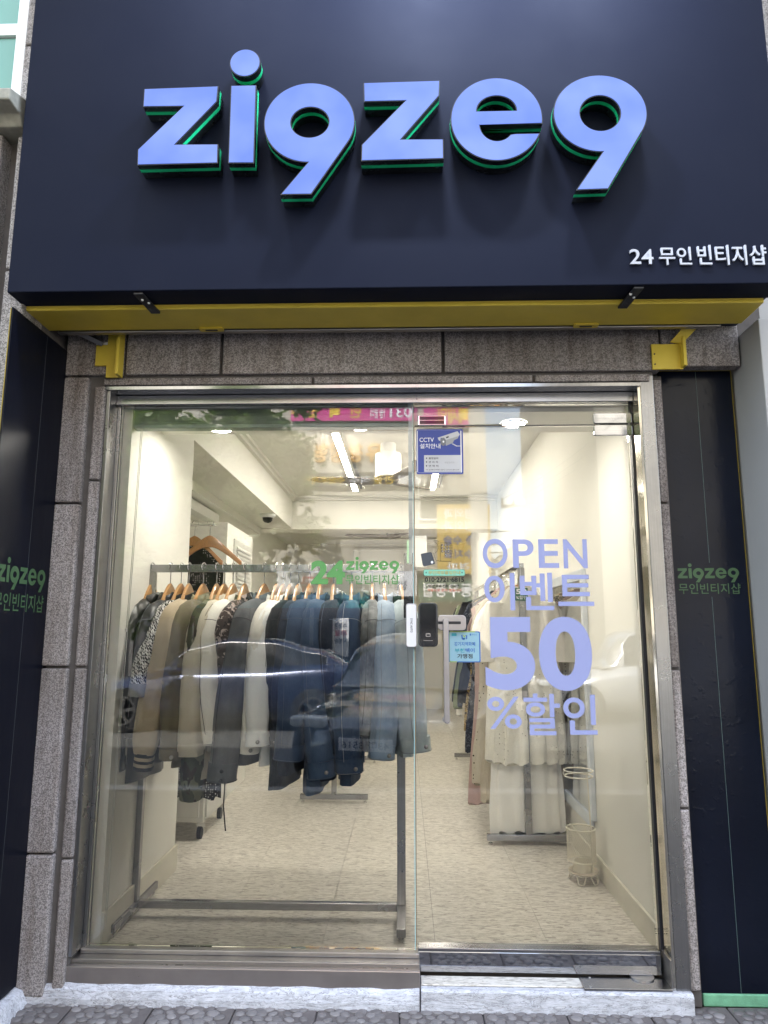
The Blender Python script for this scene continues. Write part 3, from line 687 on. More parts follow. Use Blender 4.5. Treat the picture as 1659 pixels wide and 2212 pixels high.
MB().prism([(q1.x-.014, -.012), (q1.x+.010, -.012), (q1.x+.010, -.0499), (q1.x-.014, -.0499)], 'z', q1.z+.006, q1.z+.022).build('handle_post', MAT_SILVER, dr, bevel=.002)
# overhead keeper box on the transom
a, b = atY(903, 921, -.004), atY(962, 899, -.004)
ck = MB().box(a.x, b.x, -.02, -.0005, a.z, b.z).build('keeper_box', MAT_CHROME, dr, bevel=.003)
MB().box(a.x+.006, b.x-.006, -.0215, -.0202, a.z+.005, (a.z+b.z)/2-.001).box(a.x+.006, b.x-.006, -.0215, -.0202, (a.z+b.z)/2+.001, b.z-.005).build('slot', MAT_GLOSSB, ck)
a, b = atY(866, 1335, .03), atY(895, 1195, .03)
eb = thing('exit_switch_box', 'black vertical switch box with green light hung inside the glass edge', 'switch box', (a.x, .03, a.z))
MB().box(a.x+.012, b.x-.004, .02, .055, a.z, b.z).build('housing', MAT_GLOSSB, eb, bevel=.003)
a, b = atY(879, 1217, .028), atY(888, 1168, .028)
MB().box(a.x, b.x, .016, .0198, a.z, b.z).build('green_light', emit('green_indicator', (.03,.5,.08,1), .16), eb)

# ================================================================== WRITING ON THE GLASS AND PANELS
YG = -.0012      # outside face of the glass
def poly_on(pts, Y, name, mat, parent, th=.0005):
    q = [(p.x, p.z) for p in pts]; return MB().prism(q, 'y', Y-th, Y).build(name, mat, parent)
def crop(x0, y0, size): k = size/1659*.54; return lambda cx, cy: (x0*.54 + cx*k, y0*.54 + cy*k)
# big lavender lettering on the door
K = crop(1640, 2080, 800)
def kb_(x0, y0, x1, y1): a = K(x0, y0); b = K(x1, y1); return (a[0], a[1], b[0], b[1])
vl = thing('vinyl_lettering', 'large lavender vinyl offer lettering on the glass door', 'lettering', (.45, YG, .9))
for ch, bx in (('O',(605,157,812,400)), ('P',(856,160,1030,398)), ('E',(1070,160,1238,398)), ('N',(1277,160,1476,402))):
    text_on(ch, kb_(*bx), YG, 'letter', MAT_VINYL, vl, bold=.016, depth=.0006, res=10)
for ch, bx in (('이',(620,440,875,750)), ('벤',(918,438,1198,748)), ('트',(1232,455,1530,714))):
    text_on(ch, kb_(*bx), YG, 'letter', MAT_VINYL, vl, bold=.018, depth=.0006, res=10)
text_on('5', kb_(630,805,1045,1412), YG, 'letter', MAT_VINYL, vl, bold=.035, depth=.0006, res=14)
text_on('0', kb_(1080,803,1524,1418), YG, 'letter', MAT_VINYL, vl, bold=.030, depth=.0006, res=14)
text_on('%', kb_(645,1466,930,1732), YG, 'letter', MAT_VINYL, vl, bold=.008, depth=.0006)
text_on('할', kb_(950,1440,1252,1786), YG, 'letter', MAT_VINYL, vl, bold=.014, depth=.0006)
text_on('인', kb_(1280,1450,1558,1782), YG, 'letter', MAT_VINYL, vl, bold=.018, depth=.0006, res=10)
# logo used flat
lx0 = min(p[0] for P in LOGO for q in P for p in q); lx1 = max(p[0] for P in LOGO for q in P for p in q)
lz0 = min(p[1] for P in LOGO for q in P for p in q); lz1 = max(p[1] for P in LOGO for q in P for p in q)
def flat_logo(A, B, D, mat, parent):
    A, B, D = Vector(A), Vector(B), Vector(D)
    for polys in LOGO:
        me = curve_mesh(polys, 0)
        for v in me.vertices: v.co = A + B*((v.co.x-lx0)/(lx1-lx0)) + D*((v.co.y-lz0)/(lz1-lz0))
        me.update(); link('letter', me, mat, parent)
def panel_box(px, Y): a = atY(px[0], px[3], Y); b = atY(px[2], px[3], Y); c = atY((px[0]+px[2])/2, px[1], Y); return a, (b.x-a.x, 0, 0), (0, 0, c.z-a.z)
K3 = crop(1040, 2200, 700)
g24 = thing('window_sticker', 'green twenty-four hour logo lettering on the fixed window', 'sticker', (-.1, YG, 1.6))
a = K3(480, 100); b = K3(805, 325); text_on('24', (a[0], a[1], b[0], b[1]), YG, 'numerals', MAT_GREENV, g24, bold=.045, depth=.0005)
a = K3(815, 65); b = K3(1320, 222); A, B, D = panel_box((a[0], a[1], b[0], b[1]), YG); flat_logo(A, B, D, MAT_GREENV, g24)
a = K3(812, 235); b = K3(1318, 325); text_on('무인빈티지샵', (a[0], a[1], b[0], b[1]), YG, 'lettering', MAT_GREENV, g24, bold=.014, depth=.0005)
# panel lettering
A, B, D = panel_box((1465, 1217, 1598, 1258), -.0388); flat_logo(A, B, D, MAT_GREENP, rp)
text_on('무인빈티지샵', (1467, 1260, 1601, 1283), -.0388, 'lettering', MAT_GREENP, rp, bold=.006)
flat_logo((-1.4640, -.50, 1.528), (0, .345, 0), (0, 0, .118), MAT_GREENP, lp)
me = text_mesh('무인빈티지샵', .006); fit(me, (-1.4640, -.505, 1.448), (0, .35, 0), (0, 0, .068)); link('lettering', me, MAT_GREENP, lp)

# CCTV notice
KC = crop(1620, 1660, 300)
def kc(x, y, Y=YG): p = KC(x, y); return atY(p[0], p[1], Y)
def kcb(x0, y0, x1, y1): a = KC(x0, y0); b = KC(x1, y1); return (a[0], a[1], b[0], b[1])
cc = thing('cctv_notice', 'square blue camera surveillance notice stuck on top of the door', 'sticker', (.1, YG, 2.1))
def krect(x0, y0, x1, y1, r): a = kc(x0, y1); b = kc(x1, y0); return rrect(a.x, b.x, a.z, b.z, r)
MAT_BLUE = paint('cobalt_print', (.018,.045,.28,1), .4, .03); MAT_GREYP = paint('light_grey_print', (.52,.52,.54,1), .45); MAT_DGREY = paint('dark_grey_print', (.16,.165,.18,1), .45); MAT_MGREY = paint('mid_grey_print', (.32,.33,.34,1), .45)
MB().prism(krect(258, 312, 1278, 1312, .006), 'y', YG-.001, YG).build('board', MAT_BLUE, cc)
y = YG-.0011
MB().prism(krect(276, 335, 1252, 342, .0001), 'y', y-.0003, y).prism(krect(290, 1273, 1255, 1281, .0001), 'y', y-.0003, y).prism(krect(274, 350, 282, 1270, .0001), 'y', y-.0003, y).prism(krect(1238, 350, 1246, 1270, .0001), 'y', y-.0003, y).build('white_outline', MAT_WHITEV, cc)
MB().prism(krect(425, 888, 1235, 1262, .002), 'y', y-.0004, y).build('text_field', MAT_GREYP, cc)
for body, bx in (('CCTV', (322, 502, 640, 598)), ('설치안내', (328, 632, 785, 742))): text_on(body, kcb(*bx), y-.0003, 'lettering', MAT_WHITEV, cc, bold=.010)
y2 = y-.0008
for body, bx in (('촬영범위', (525, 935, 735, 982)), ('관 리 자', (525, 1018, 735, 1065)), ('연 락 처', (525, 1104, 738, 1152))):
    text_on(body, kcb(*bx), y2, 'lettering', MAT_BLACKV, cc, bold=.012)
    MB().prism(krect(464, bx[1]+10, 490, bx[3]-10, .0004), 'y', y2-.0002, y2).build('bullet', MAT_BLACKV, cc)
text_on('매장관리자', kcb(878, 1030, 1095, 1075), y2, 'lettering', MAT_MGREY, cc, bold=.004)
text_on('목적 : 범죄예방 및 화재예방 | 촬영시간 : 24시간 연속 촬영 및 녹화', kcb(460, 1198, 1200, 1232), y2, 'lettering', MAT_BLACKV, cc, bold=.006)
def kpoly(pts, mat, yy, nm): return poly_on([kc(*p) for p in pts], yy, nm, mat, cc, .0002)
kpoly([(722,505),(1160,360),(1215,430),(1190,465),(890,560),(790,500)], MAT_GREYP, y, 'camera_body')
kpoly([(890,560),(1190,465),(1170,520),(1085,560),(1060,620),(905,685)], MAT_MGREY, y-.0003, 'camera_side')
kpoly([(722,505),(790,500),(780,580),(745,560)], MAT_GREYP, y-.0004, 'camera_visor')
poly_on([kc(845+62*math.cos(t), 595+90*math.sin(t)) for t in [2*PI*i/24 for i in range(24)]], y-.0006, 'camera_front', MAT_DGREY, cc, .0002)
poly_on([kc(850+20*math.cos(t), 593+24*math.sin(t)) for t in [2*PI*i/16 for i in range(16)]], y-.0009, 'camera_lens', MAT_WHITEV, cc, .0002)
kpoly([(1030,640),(1060,632),(1150,680),(1225,680),(1225,695),(1140,698)], MAT_GREYP, y, 'camera_arm')
kpoly([(905,490),(960,470),(972,495),(918,520)], MAT_BLACKV, y-.0005, 'camera_badge')

# door entry sticker
KD = crop(1640, 2120, 300)
def kd(x, y, Y=YG): p = KD(x, y); return atY(p[0], p[1], Y)
def kdb(x0, y0, x1, y1): a = KD(x0, y0); b = KD(x1, y1); return (a[0], a[1], b[0], b[1])
es = thing('entry_sticker', 'door entry instruction sticker with key fob and phone drawing', 'sticker', (.1, YG, 1.6))
MAT_FOB = paint('slate_print', (.055,.065,.08,1), .5)
poly_on([kd(*p) for p in ((237,540),(250,525),(450,490),(478,500),(556,735),(548,755),(325,805),(295,795),(280,765))], YG, 'key_fob', MAT_FOB, es)
poly_on([kd(488+28*math.cos(t), 714+30*math.sin(t)) for t in [2*PI*i/16 for i in range(16)]], YG-.0007, 'fob_dot', MAT_WHITEV, es, .0002)
def kline(pts, w, mat, nm):
    P = [kd(*p) for p in pts]; MB().tube([(p.x, YG-.0006, p.z) for p in P], w, 4).build(nm, mat, es)
kline([(490,515),(520,510),(580,690),(565,715)], .0006, MAT_BLACKV, 'fob_clip')
kline([(545,520),(600,470),(625,400),(615,330),(580,290),(535,260),(528,230),(555,218),(640,260)], .0006, MAT_BLACKV, 'hand_outline')
kline([(585,680),(620,675),(650,690),(920,700)], .0006, MAT_BLACKV, 'hand_outline')
kline([(668,285),(890,285),(905,300),(910,690),(680,690),(668,285)], .0006, MAT_BLACKV, 'keypad_outline')
kline([(880,345),(935,340),(945,390),(890,395),(940,400),(945,450),(885,460),(955,480),(960,510),(885,520),(960,530),(955,580),(885,580)], .0005, MAT_BLACKV, 'finger_outline')
for r_, yy in enumerate((335, 402, 470, 540)):
    for c_, xx in enumerate((715, 785, 852)):
        if r_ == 3 and c_ != 1: continue
        poly_on([kd(xx+24*math.cos(t), yy+26*math.sin(t)) for t in [2*PI*i/14 for i in range(14)]], YG-.0001, 'key', MAT_BLACKV, es)
        poly_on([kd(xx+4+9*math.cos(t), yy+12*math.sin(t)) for t in [2*PI*i/8 for i in range(8)]], YG-.0008, 'key_digit', MAT_WHITEV, es, .0002)
a, b = kd(305, 1012), kd(1210, 878)
MB().prism(rrect(a.x-.0008, b.x+.0008, a.z-.0008, b.z+.0008, .0068), 'y', YG-.0004, YG).build('label_outline', MAT_BLACKV, es)
MB().prism(rrect(a.x, b.x, a.z, b.z, .0064), 'y', YG-.0008, YG-.0005).build('label', paint('mint_print', (.22,.55,.42,1), .5), es)
text_on('무인매장출입안내', kdb(405, 905, 1118, 985), YG-.0011, 'lettering', MAT_BLACKV, es, bold=.030)
text_on('무인매장출입안내', kdb(409, 909, 1114, 981), YG-.0014, 'lettering', paint('cream_yellow_print', (.80,.68,.22,1), .5), es, bold=-.004)
for xx in (357, 1152): poly_on([kd(xx+14*math.cos(t), 944+16*math.sin(t)) for t in [2*PI*i/14 for i in range(14)]], YG-.0010, 'label_dot', MAT_BLACKV, es)
text_on('010·2721·6815', kdb(328, 1045, 1198, 1152), YG, 'lettering', MAT_BLACKV, es, bold=.028, depth=.0004)
text_on('위 번호로 전화 주시면', kdb(405, 1210, 1085, 1275), YG, 'lettering', MAT_BLACKV, es, bold=.016, depth=.0004)
text_on('자동으로 문이 열립니다', kdb(385, 1300, 1145, 1362), YG, 'lettering', paint('coral_print', (.62,.16,.10,1), .5), es, bold=.012, depth=.0004)

# local currency sticker
def k6(x, y): p = (864+.1172*x, 1285.2+.1172*y); return atY(p[0], p[1], YG)
def k6b(x0, y0, x1, y1): return (864+.1172*x0, 1285.2+.1172*y0, 864+.1172*x1, 1285.2+.1172*y1)
def k6r(x0, y0, x1, y1, r): a = k6(x0, y1); b = k6(x1, y0); return rrect(a.x, b.x, a.z, b.z, r)
ps = thing('payment_sticker', 'pale blue rounded square payment sticker beside the door handle', 'sticker', (.25, YG, 1.3))
MAT_PBLUE = paint('royal_print', (.03,.12,.38,1), .4); MAT_PGREEN = paint('lime_print', (.28,.40,.10,1), .4); MAT_PTEAL = paint('teal_print', (.02,.26,.33,1), .4)
MB().prism(k6r(900, 672, 1478, 1240, .006), 'y', YG-.0006, YG).build('blue_border', MAT_PBLUE, ps)
MB().prism([(p.x, p.z) for p in (k6(906, 690), k6(930, 672), k6(1375, 668), k6(1390, 690), k6(1060, 1225), k6(1050, 1240), k6(930, 1240), k6(915, 1225))], 'y', YG-.0008, YG-.0007).build('green_border', MAT_PGREEN, ps)
MB().prism(k6r(922, 690, 1455, 1222, .005), 'y', YG-.0011, YG-.0009).build('face', paint('ice_blue_print', (.25,.43,.52,1), .35, .06, 30), ps)
for body, bx, mt, bo in (('경기지역화폐', (1000, 865, 1388, 940), MAT_PBLUE, .024), ('부천', (1008, 985, 1190, 1062), MAT_PTEAL, .03), ('페이', (1196, 980, 1376, 1062), MAT_PBLUE, .03), ('가맹점', (1055, 1085, 1338, 1170), MAT_BLACKV, .026), ('부천시', (1325, 715, 1418, 748), MAT_PBLUE, .006)):
    text_on(body, k6b(*bx), YG-.0013, 'lettering', mt, ps, bold=bo)
MB().prism(k6r(950, 705, 1042, 757, .002), 'y', YG-.0014, YG-.0012).build('badge', MAT_PTEAL, ps)
MB().prism(k6r(1284, 712, 1312, 750, .001), 'y', YG-.0014, YG-.0012).build('emblem_small', MAT_PBLUE, ps)
for pts, mt in (([(1128,738),(1150,730),(1158,790),(1200,800),(1190,828),(1165,832),(1135,812)], MAT_PBLUE), ([(1150,728),(1185,752),(1222,728),(1205,765),(1185,780),(1165,765)], MAT_PGREEN), ([(1215,745),(1240,738),(1238,812),(1215,820)], MAT_PBLUE), ([(1165,790),(1198,785),(1196,815),(1175,815)], MAT_PTEAL)):
    MB().prism([(k6(*p).x, k6(*p).z) for p in pts], 'y', YG-.0015, YG-.0013).build('emblem', mt, ps)
# small safety glass marks
gm = thing('glass_mark', 'tiny black safety mark etched at the bottom corner of the door', 'glass mark', (.93, YG, .2))
text_on('SECURITE', (1414, 2004, 1431, 2008), YG, 'lettering', MAT_BLACKV, gm, bold=.02); text_on('KS L 2002', (1415, 2010, 1430, 2013), YG, 'lettering', MAT_BLACKV, gm, bold=.02); text_on('8 mm', (1416, 2015, 1430, 2018), YG, 'lettering', MAT_BLACKV, gm, bold=.03)

# ================================================================== INSIDE THE SHOP: lamps, blind, fixtures
def downlight(x, y, lb):
    t = thing('downlight', lb, 'downlight', (x, y, 2.362), 'recessed downlights')
    MB().lathe((x, y, 2.362), [(.062, -.0005), (.062, -.006), (.052, -.008), (.052, -.004)], 28, cap=False).build('rim', MAT_WHITE, t, smooth=True)
    MB().lathe((x, y, 2.362), [(.052, -.0055), (.0001, -.0055)], 28, cap=False).build('lens', MAT_DOWN, t)
downlight(-.905, .345, 'lit round downlight above the leftmost jackets'); downlight(-.216, .322, 'lit round downlight behind the middle of the window'); downlight(.524, .285, 'lit round downlight above the door')
def tube_light(x, y0, y1, z, lb):
    t = thing('tube_light', lb, 'tube light', (x, (y0+y1)/2, z), 'ceiling tube lights')
    MB().box(x-.030, x+.030, y0, y1, z-.030, z-.0005).build('housing', MAT_WHITE, t, bevel=.004)
    MB().box(x-.024, x+.024, y0+.01, y1-.01, z-.0335, z-.0305).build('diffuser', MAT_TUBE, t)
    MB().box(x+.055, x+.075, y0+1.2, y1-.1, z-.03, z-.0005).build('cable_duct', MAT_DGREY, t)
tube_light(-.50, 1.5, 4.10, ZC, 'long lit tube light on the ceiling over the middle rack')
tube_light(.285, 1.3, 4.05, ZC, 'long lit tube light on the ceiling nearer the right wall')
tube_light(-.46, 5.6, 6.6, 2.78, 'short lit tube light in the back room behind the fan')
tube_light(.36, 5.6, 6.6, 2.78, 'short lit tube light in the back room above the wall papers')
def fan(c, r, lb, m):
    t = thing('ceiling_fan', lb, 'ceiling fan', (c[0], c[1], c[2]))
    MB().lathe(c, [(.10, -.0), (.10, .19), (.06, .20), (.06, ZC-c[2]-.001)], 28).build('motor_drum', MAT_WHITE, t, smooth=False, bevel=.004)
    MB().lathe(c, [(.0, -.045), (.06, -.04), (.085, -.02), (.085, -.001)], 24).build('hub', m, t, smooth=True)
    for k in range(3):
        q = math.radians(172 + k*120); d = Vector((math.cos(q), math.sin(q), 0)); n_ = Vector((-d.y, d.x, 0)); rs = []
        for i in range(15):
            u = i/14; rad = .07 + (r-.07)*u; wd = (.030 + .045*math.sin(PI*min(1, u*1.25)**.8) if u < .8 else .070*(1-(u-.8)/.2)**.5+.004); tw = .20 - .10*u; up = .035*u
            cc_ = Vector(c) + d*rad + n_*(.03*math.sin(u*PI)) + Vector((0, 0, -.03+up))
            e1 = n_*math.cos(tw) + Vector((0,0,math.sin(tw)))
            rs.append([cc_ - e1*wd + Vector((0,0,.003)), cc_ + e1*wd*.2 + Vector((0,0,.007)), cc_ + e1*wd + Vector((0,0,.003)), cc_ + e1*wd - Vector((0,0,.003)), cc_ - e1*wd - Vector((0,0,.003))])
        MB().rings(rs).build('blade', m, t, smooth=True)
MAT_BLADE = paint('grey_brown_blade', (.22,.195,.16,1), .4)
fan((-.125, 2.35, 2.545), .62, 'grey bladed ceiling fan with white drum in the front room', MAT_BLADE)
fan((-.12, 5.3, 2.50), .60, 'grey bladed ceiling fan in the back room', MAT_BLADE)
# blind pulled up behind the window
bl = thing('venetian_blind', 'grey green venetian blind pulled up behind the window top', 'blind', (-.6, .07, 2.3))
MAT_SLAT = paint('sage_blind_slat', (.30,.36,.33,1), .45)
MB().box(-1.262, .038, .045, .10, 2.372, 2.402).build('head_rail', MAT_SLAT, bl, bevel=.003)
m_ = MB()
for i in range(15):
    z = 2.294 + i*.0052; m_.box(-1.255, .034, .048+R.uniform(-.002, .002), .096, z, z+.0022)
o = m_.build('slat_stack', MAT_SLAT, bl); o['kind'] = 'stuff'
MB().box(-1.256, .035, .046, .098, 2.276, 2.293).build('bottom_rail', MAT_SLAT, bl, bevel=.004)
for dx in (0, .006): MB().tube([(-1.185+dx, .046, 2.275), (-1.19+dx, .045, 1.7), (-1.205+dx, .045, .9), (-1.21+dx, .045, .22)], .0014, 6).build('pull_cord', paint('pale_cord', (.55,.55,.5,1), .7), bl)
MB().tube([(-1.238, .05, 2.275), (-1.242, .05, 1.25), (-1.243, .05, .95)], .0035, 8).build('tilt_wand', MAT_WHITE, bl)
MB().lathe((-1.196, .045, 1.37), [(.0005, .0), (.005, .004), (.006, .016), (.0005, .02)], 10).build('cord_toggle', MAT_WHITE, bl, smooth=True)

def post(mb, x, y, z0, z1, s=.019): return mb.box(x-s, x+s, y-s*.8, y+s*.8, z0, z1)
# front rack
ZR = 1.690; YR = .37
fr = thing('clothes_rack', 'square tube steel rack carrying the jackets behind the window', 'clothes rack', (-.6, YR, ZF))
MB().box(-1.232, .000, YR-.016, YR+.016, ZR-.036, ZR).build('top_rail', MAT_STEEL, fr, bevel=.002)
for x in (-1.213, -.018):
    MB().box(x-.019, x+.019, YR-.016, YR+.016, ZF+.056, ZR-.0362).build('post', MAT_STEELV, fr, bevel=.002)
    MB().box(x-.019, x+.019, YR-.26, YR+.26, ZF+.022, ZF+.0555).build('foot', MAT_STEELV, fr, bevel=.002)
    for y in (YR-.24, YR+.24): MB().lathe((x, y, ZF), [(.012, .0), (.012, .012), (.006, .013), (.006, .0215)], 12).build('levelling_foot', MAT_CHROME, fr)
MB().box(-1.194, -.037, YR-.015, YR+.015, ZF+.030, ZF+.062).build('bottom_rail', MAT_STEEL, fr, bevel=.002)
# right rack: rail runs into the shop
rr = thing('clothes_rack', 'square tube steel rack of dresses standing along the right wall', 'clothes rack', (.733, 2.8, ZF))
ZR2 = 1.80
MB().box(.717, .749, 1.46, 4.3, ZR2-.03, ZR2).build('top_rail', MAT_CHROME, rr, bevel=.002)
for y in (1.476, 4.28):
    MB().box(.714, .752, y-.016, y+.016, ZF+.06, ZR2-.0302).build('post', MAT_STEELV, rr, bevel=.002)
    MB().box(.485, .985, y-.018, y+.018, ZF+.024, ZF+.0595).build('foot', MAT_STEEL, rr, bevel=.002)
    for x in (.505, .965): MB().lathe((x, y, ZF), [(.013, 0), (.013, .012), (.006, .013), (.006, .0235)], 12).build('levelling_foot', MAT_CHROME, rr)
# middle rack further in
mr_ = thing('clothes_rack', 'square tube steel rack standing in the middle of the shop floor', 'clothes rack', (-.525, 3.2, ZF))
MB().box(-.541, -.509, 2.46, 4.1, ZR-.03, ZR).build('top_rail', MAT_CHROME, mr_, bevel=.002)
for y in (2.476, 4.08):
    MB().box(-.544, -.506, y-.016, y+.016, ZF+.06, ZR-.0302).build('post', MAT_STEELV, mr_, bevel=.002)
    MB().box(-.775, -.275, y-.018, y+.018, ZF+.024, ZF+.0595).build('foot', MAT_STEEL, mr_, bevel=.002)
    for x in (-.755, -.295): MB().lathe((x, y, ZF), [(.013, 0), (.013, .012), (.006, .013), (.006, .0235)], 12).build('levelling_foot', MAT_CHROME, mr_)
# rolling cabinet in the alcove
cb = thing('rolling_cabinet', 'low white rolling drawer cabinet on black casters behind the left wall', 'cabinet', (-1.45, 1.75, ZF))
MAT_CAB = paint('white_cabinet', (.62,.61,.57,1), .4, .03)
MB().box(-1.72, -1.225, 1.50, 2.04, ZF+.10, ZF+.60).build('case', MAT_CAB, cb, bevel=.004)
MB().box(-1.70, -1.25, 1.488, 1.4995, ZF+.13, ZF+.57).build('door', MAT_CAB, cb, bevel=.003)
for i in range(2): MB().box(-1.2245, -1.212, 1.53, 2.01, ZF+.125+i*.235, ZF+.345+i*.235).build('drawer_front', MAT_CAB, cb, bevel=.003)
for (x, y) in ((-1.25, 1.53), (-1.25, 2.0), (-1.69, 1.53)):
    c_ = MB().lathe((x, y, ZF+.036), [(.014, -.014), (.036, -.012), (.036, .012), (.014, .014)], 18, 'x').build('caster', MAT_RUBBER, cb, smooth=False)
    MB().box(x-.020, x+.020, y-.004, y+.03, ZF+.058, ZF+.0995).build('fork', MAT_CHROME, c_, bevel=.002)
# hook rail, valance, louvre box
t = thing('wall_rail', 'short metal hook rail with a white valance board on the alcove wall', 'rail', (-1.6, 1.4, 2.05))
MB().tube([(-1.62, 1.36, 2.030), (-1.18, 1.36, 2.030)], .006, 8).build('rod', MAT_CHROME, t)
MB().box(-1.62, -1.60, 1.35, 1.37, 2.015, 2.045).build('wall_mount', MAT_CHROME, t)
MB().hexa([(-1.72, 1.4, 2.30), (-1.63, 1.4, 2.30), (-1.63, 3.1, 2.30), (-1.72, 3.1, 2.30)], [(-1.72, 1.4, 2.38), (-1.63, 1.4, 2.38), (-1.63, 3.1, 2.38), (-1.72, 3.1, 2.38)]).build('valance_board', MAT_CAB, t, bevel=.003)
lb = thing('louvred_cupboard', 'cream wall cupboard with a louvred door behind the jackets', 'cupboard', (-1.6, 2.7, ZF))
MB().box(-2.0, -1.36, 2.35, 3.25, ZF+.001, 2.20).build('case', MAT_WALL, lb, bevel=.004)
MB().box(-1.3595, -1.350, 2.55, 3.18, 1.45, 2.10).build('door_frame', MAT_CAB, lb, bevel=.003)
for i in range(17):
    z = 1.50 + i*.033; MB().hexa([(-1.350, 2.62, z), (-1.336, 2.62, z-.010), (-1.336, 3.11, z-.010), (-1.350, 3.11, z)], [(-1.350, 2.62, z+.022), (-1.336, 2.62, z+.004), (-1.336, 3.11, z+.004), (-1.350, 3.11, z+.022)]).build('slat', MAT_CAB, lb)
# dome camera
t = thing('dome_camera', 'white dome surveillance camera under the ceiling beam', 'camera', (-1.3, 3.4, 2.46))
MB().lathe((-1.30, 3.6, 2.4695), [(.075, 0), (.075, -.02), (.055, -.035)], 22).build('base', MAT_WHITE, t, smooth=False)
MB().lathe((-1.30, 3.6, 2.435), [(.050, 0), (.046, -.025), (.03, -.045), (.0005, -.052)], 22).build('dome', MAT_GLOSSB, t, smooth=True)
# air conditioner on the back wall
t = thing('air_conditioner', 'long white wall air conditioner in the back room', 'air conditioner', (-.2, 8.7, 2.4))
MB().box(-.85, .25, 8.62, 8.849, 2.40, 2.70).build('case', MAT_WHITE, t, bevel=.02, seg=3)
MB().box(-.80, .20, 8.60, 8.6195, 2.36, 2.41).build('louvre', MAT_DGREY, t, bevel=.004)
# mirror on the right wall
t = thing('wall_mirror', 'tall white framed mirror on the right wall behind the dresses', 'mirror', (1.0, 1.4, .4))
for y0, y1, z0, z1 in ((.93, .985, .40, 1.72), (1.80, 1.855, .30, 1.72), (.986, 1.799, .36, .42), (.986, 1.799, 1.66, 1.72)):
    MB().box(.975, .9995, y0, y1, z0, z1).build('frame', paint('pale_blue_white_frame', (.62,.66,.70,1), .4), t, bevel=.003)
MB().box(.986, .9994, .986, 1.799, .421, 1.659).build('glass', MAT_MIRR, t)
# papers hung in the middle
t = MB().box(.045, .17, 2.40, 2.402, 1.86, 2.10).build('paper_sheet', paint('paper_white', (.74,.74,.72,1), .8)); tag(t, 'white paper sheet hanging behind the door lettering', 'paper')
MB().tube([(.11, 2.401, 2.10), (.11, 2.401, ZC)], .001, 5).build('string', MAT_WHITE, t)
t = thing('price_card', 'small green discount card hanging on the dress rack front', 'card', (.70, 1.44, 1.60))
MB().prism(rrect(.685, .765, 1.565, 1.645, .006), 'y', 1.440, 1.443).build('card', paint('dark_green_card', (.015,.12,.06,1), .5), t)
text_box('50', .692, .758, 1.605, 1.638, 1.4393, 'lettering', MAT_WHITEV, t, bold=.03); text_box('%할인', .692, .758, 1.573, 1.595, 1.4393, 'lettering', MAT_WHITEV, t, bold=.01)
MB().tube([(.725, 1.4415, 1.645), (.725, 1.458, ZR2-.03)], .0008, 5).build('string', MAT_WHITE, t)
t = MB().box(XR-.004, XR-.0005, 5.2, 5.5, 1.7, 1.95).build('wall_notice', paint('paper_white', (.74,.74,.72,1), .8)); tag(t, 'small white notice on the right wall deep in the shop', 'notice')

# umbrella stand
us = thing('umbrella_stand', 'white wire mesh umbrella stand on looped feet by the right wall', 'umbrella stand', (.905, .86, ZF))
MAT_WIRE = paint('cream_wire', (.70,.66,.55,1), .45); ux, uy = .896, .86
def ring(r, z, n=36): return [(ux + r*math.cos(2*PI*i/n), uy + r*math.sin(2*PI*i/n), z) for i in range(n+1)]
MB().tube(ring(.073, .668), .0036, 8, False).build('top_ring', MAT_WIRE, us, smooth=True)
MB().tube(ring(.070, .640), .0036, 8, False).build('top_ring', MAT_WIRE, us, smooth=True)
MB().tube([(ux-.072, uy, .668), (ux-.078, uy, .654), (ux-.070, uy, .640)], .0036, 8).build('ring_link', MAT_WIRE, us)
MB().tube(ring(.072, .386), .0042, 8, False).build('rim', MAT_WIRE, us, smooth=True)
MB().tube(ring(.070, .232), .0042, 8, False).build('rim', MAT_WIRE, us, smooth=True)
m_ = MB(); nn = 44
for i in range(nn):
    for s in (1, -1):
        pth = []
        for j in range(9):
            u = j/8; q = 2*PI*i/nn + s*u*1.05; pth.append((ux + .071*math.cos(q), uy + .071*math.sin(q), .232 + u*.154))
        m_.tube(pth, .0011, 3, False)
o = m_.build('mesh_basket', MAT_WIRE, us); o['kind'] = 'stuff'
MB().tube([(ux+.028, uy-.062, .668), (ux+.030, uy-.066, .60), (ux+.036, uy-.064, .386), (ux+.038, uy-.066, .232), (ux+.040, uy-.060, .188)], .0036, 8).build('upright', MAT_WIRE, us)
MB().lathe((ux+.006, uy, .176), [(.0005, .004), (.055, .004), (.074, .012), (.076, .006), (.055, -.006), (.0005, -.006)], 36).build('drip_tray', paint('cream_tray', (.66,.58,.46,1), .35), us, smooth=True)
MB().lathe((ux+.006, uy, .183), [(.052, .0), (.046, .048)], 30, cap=False).build('tray_collar', MAT_WIRE, us, smooth=True)
for q in (.6, 2.5, 4.3, 5.4):
    c_ = Vector((ux+.006 + .062*math.cos(q), uy + .062*math.sin(q), 0)); tn = Vector((-math.sin(q), math.cos(q), 0)); od = Vector((math.cos(q), math.sin(q), 0))*.012
    pts = [c_ + tn*.022 + Vector((0,0,.170)), c_ + tn*.014 + od + Vector((0,0,.138)), c_ + od*1.1 + Vector((0,0,ZF+.004)), c_ - tn*.014 + od + Vector((0,0,.138)), c_ - tn*.022 + Vector((0,0,.170))]
    MB().tube(pts, .0034, 8).build('foot', MAT_WIRE, us, smooth=True)

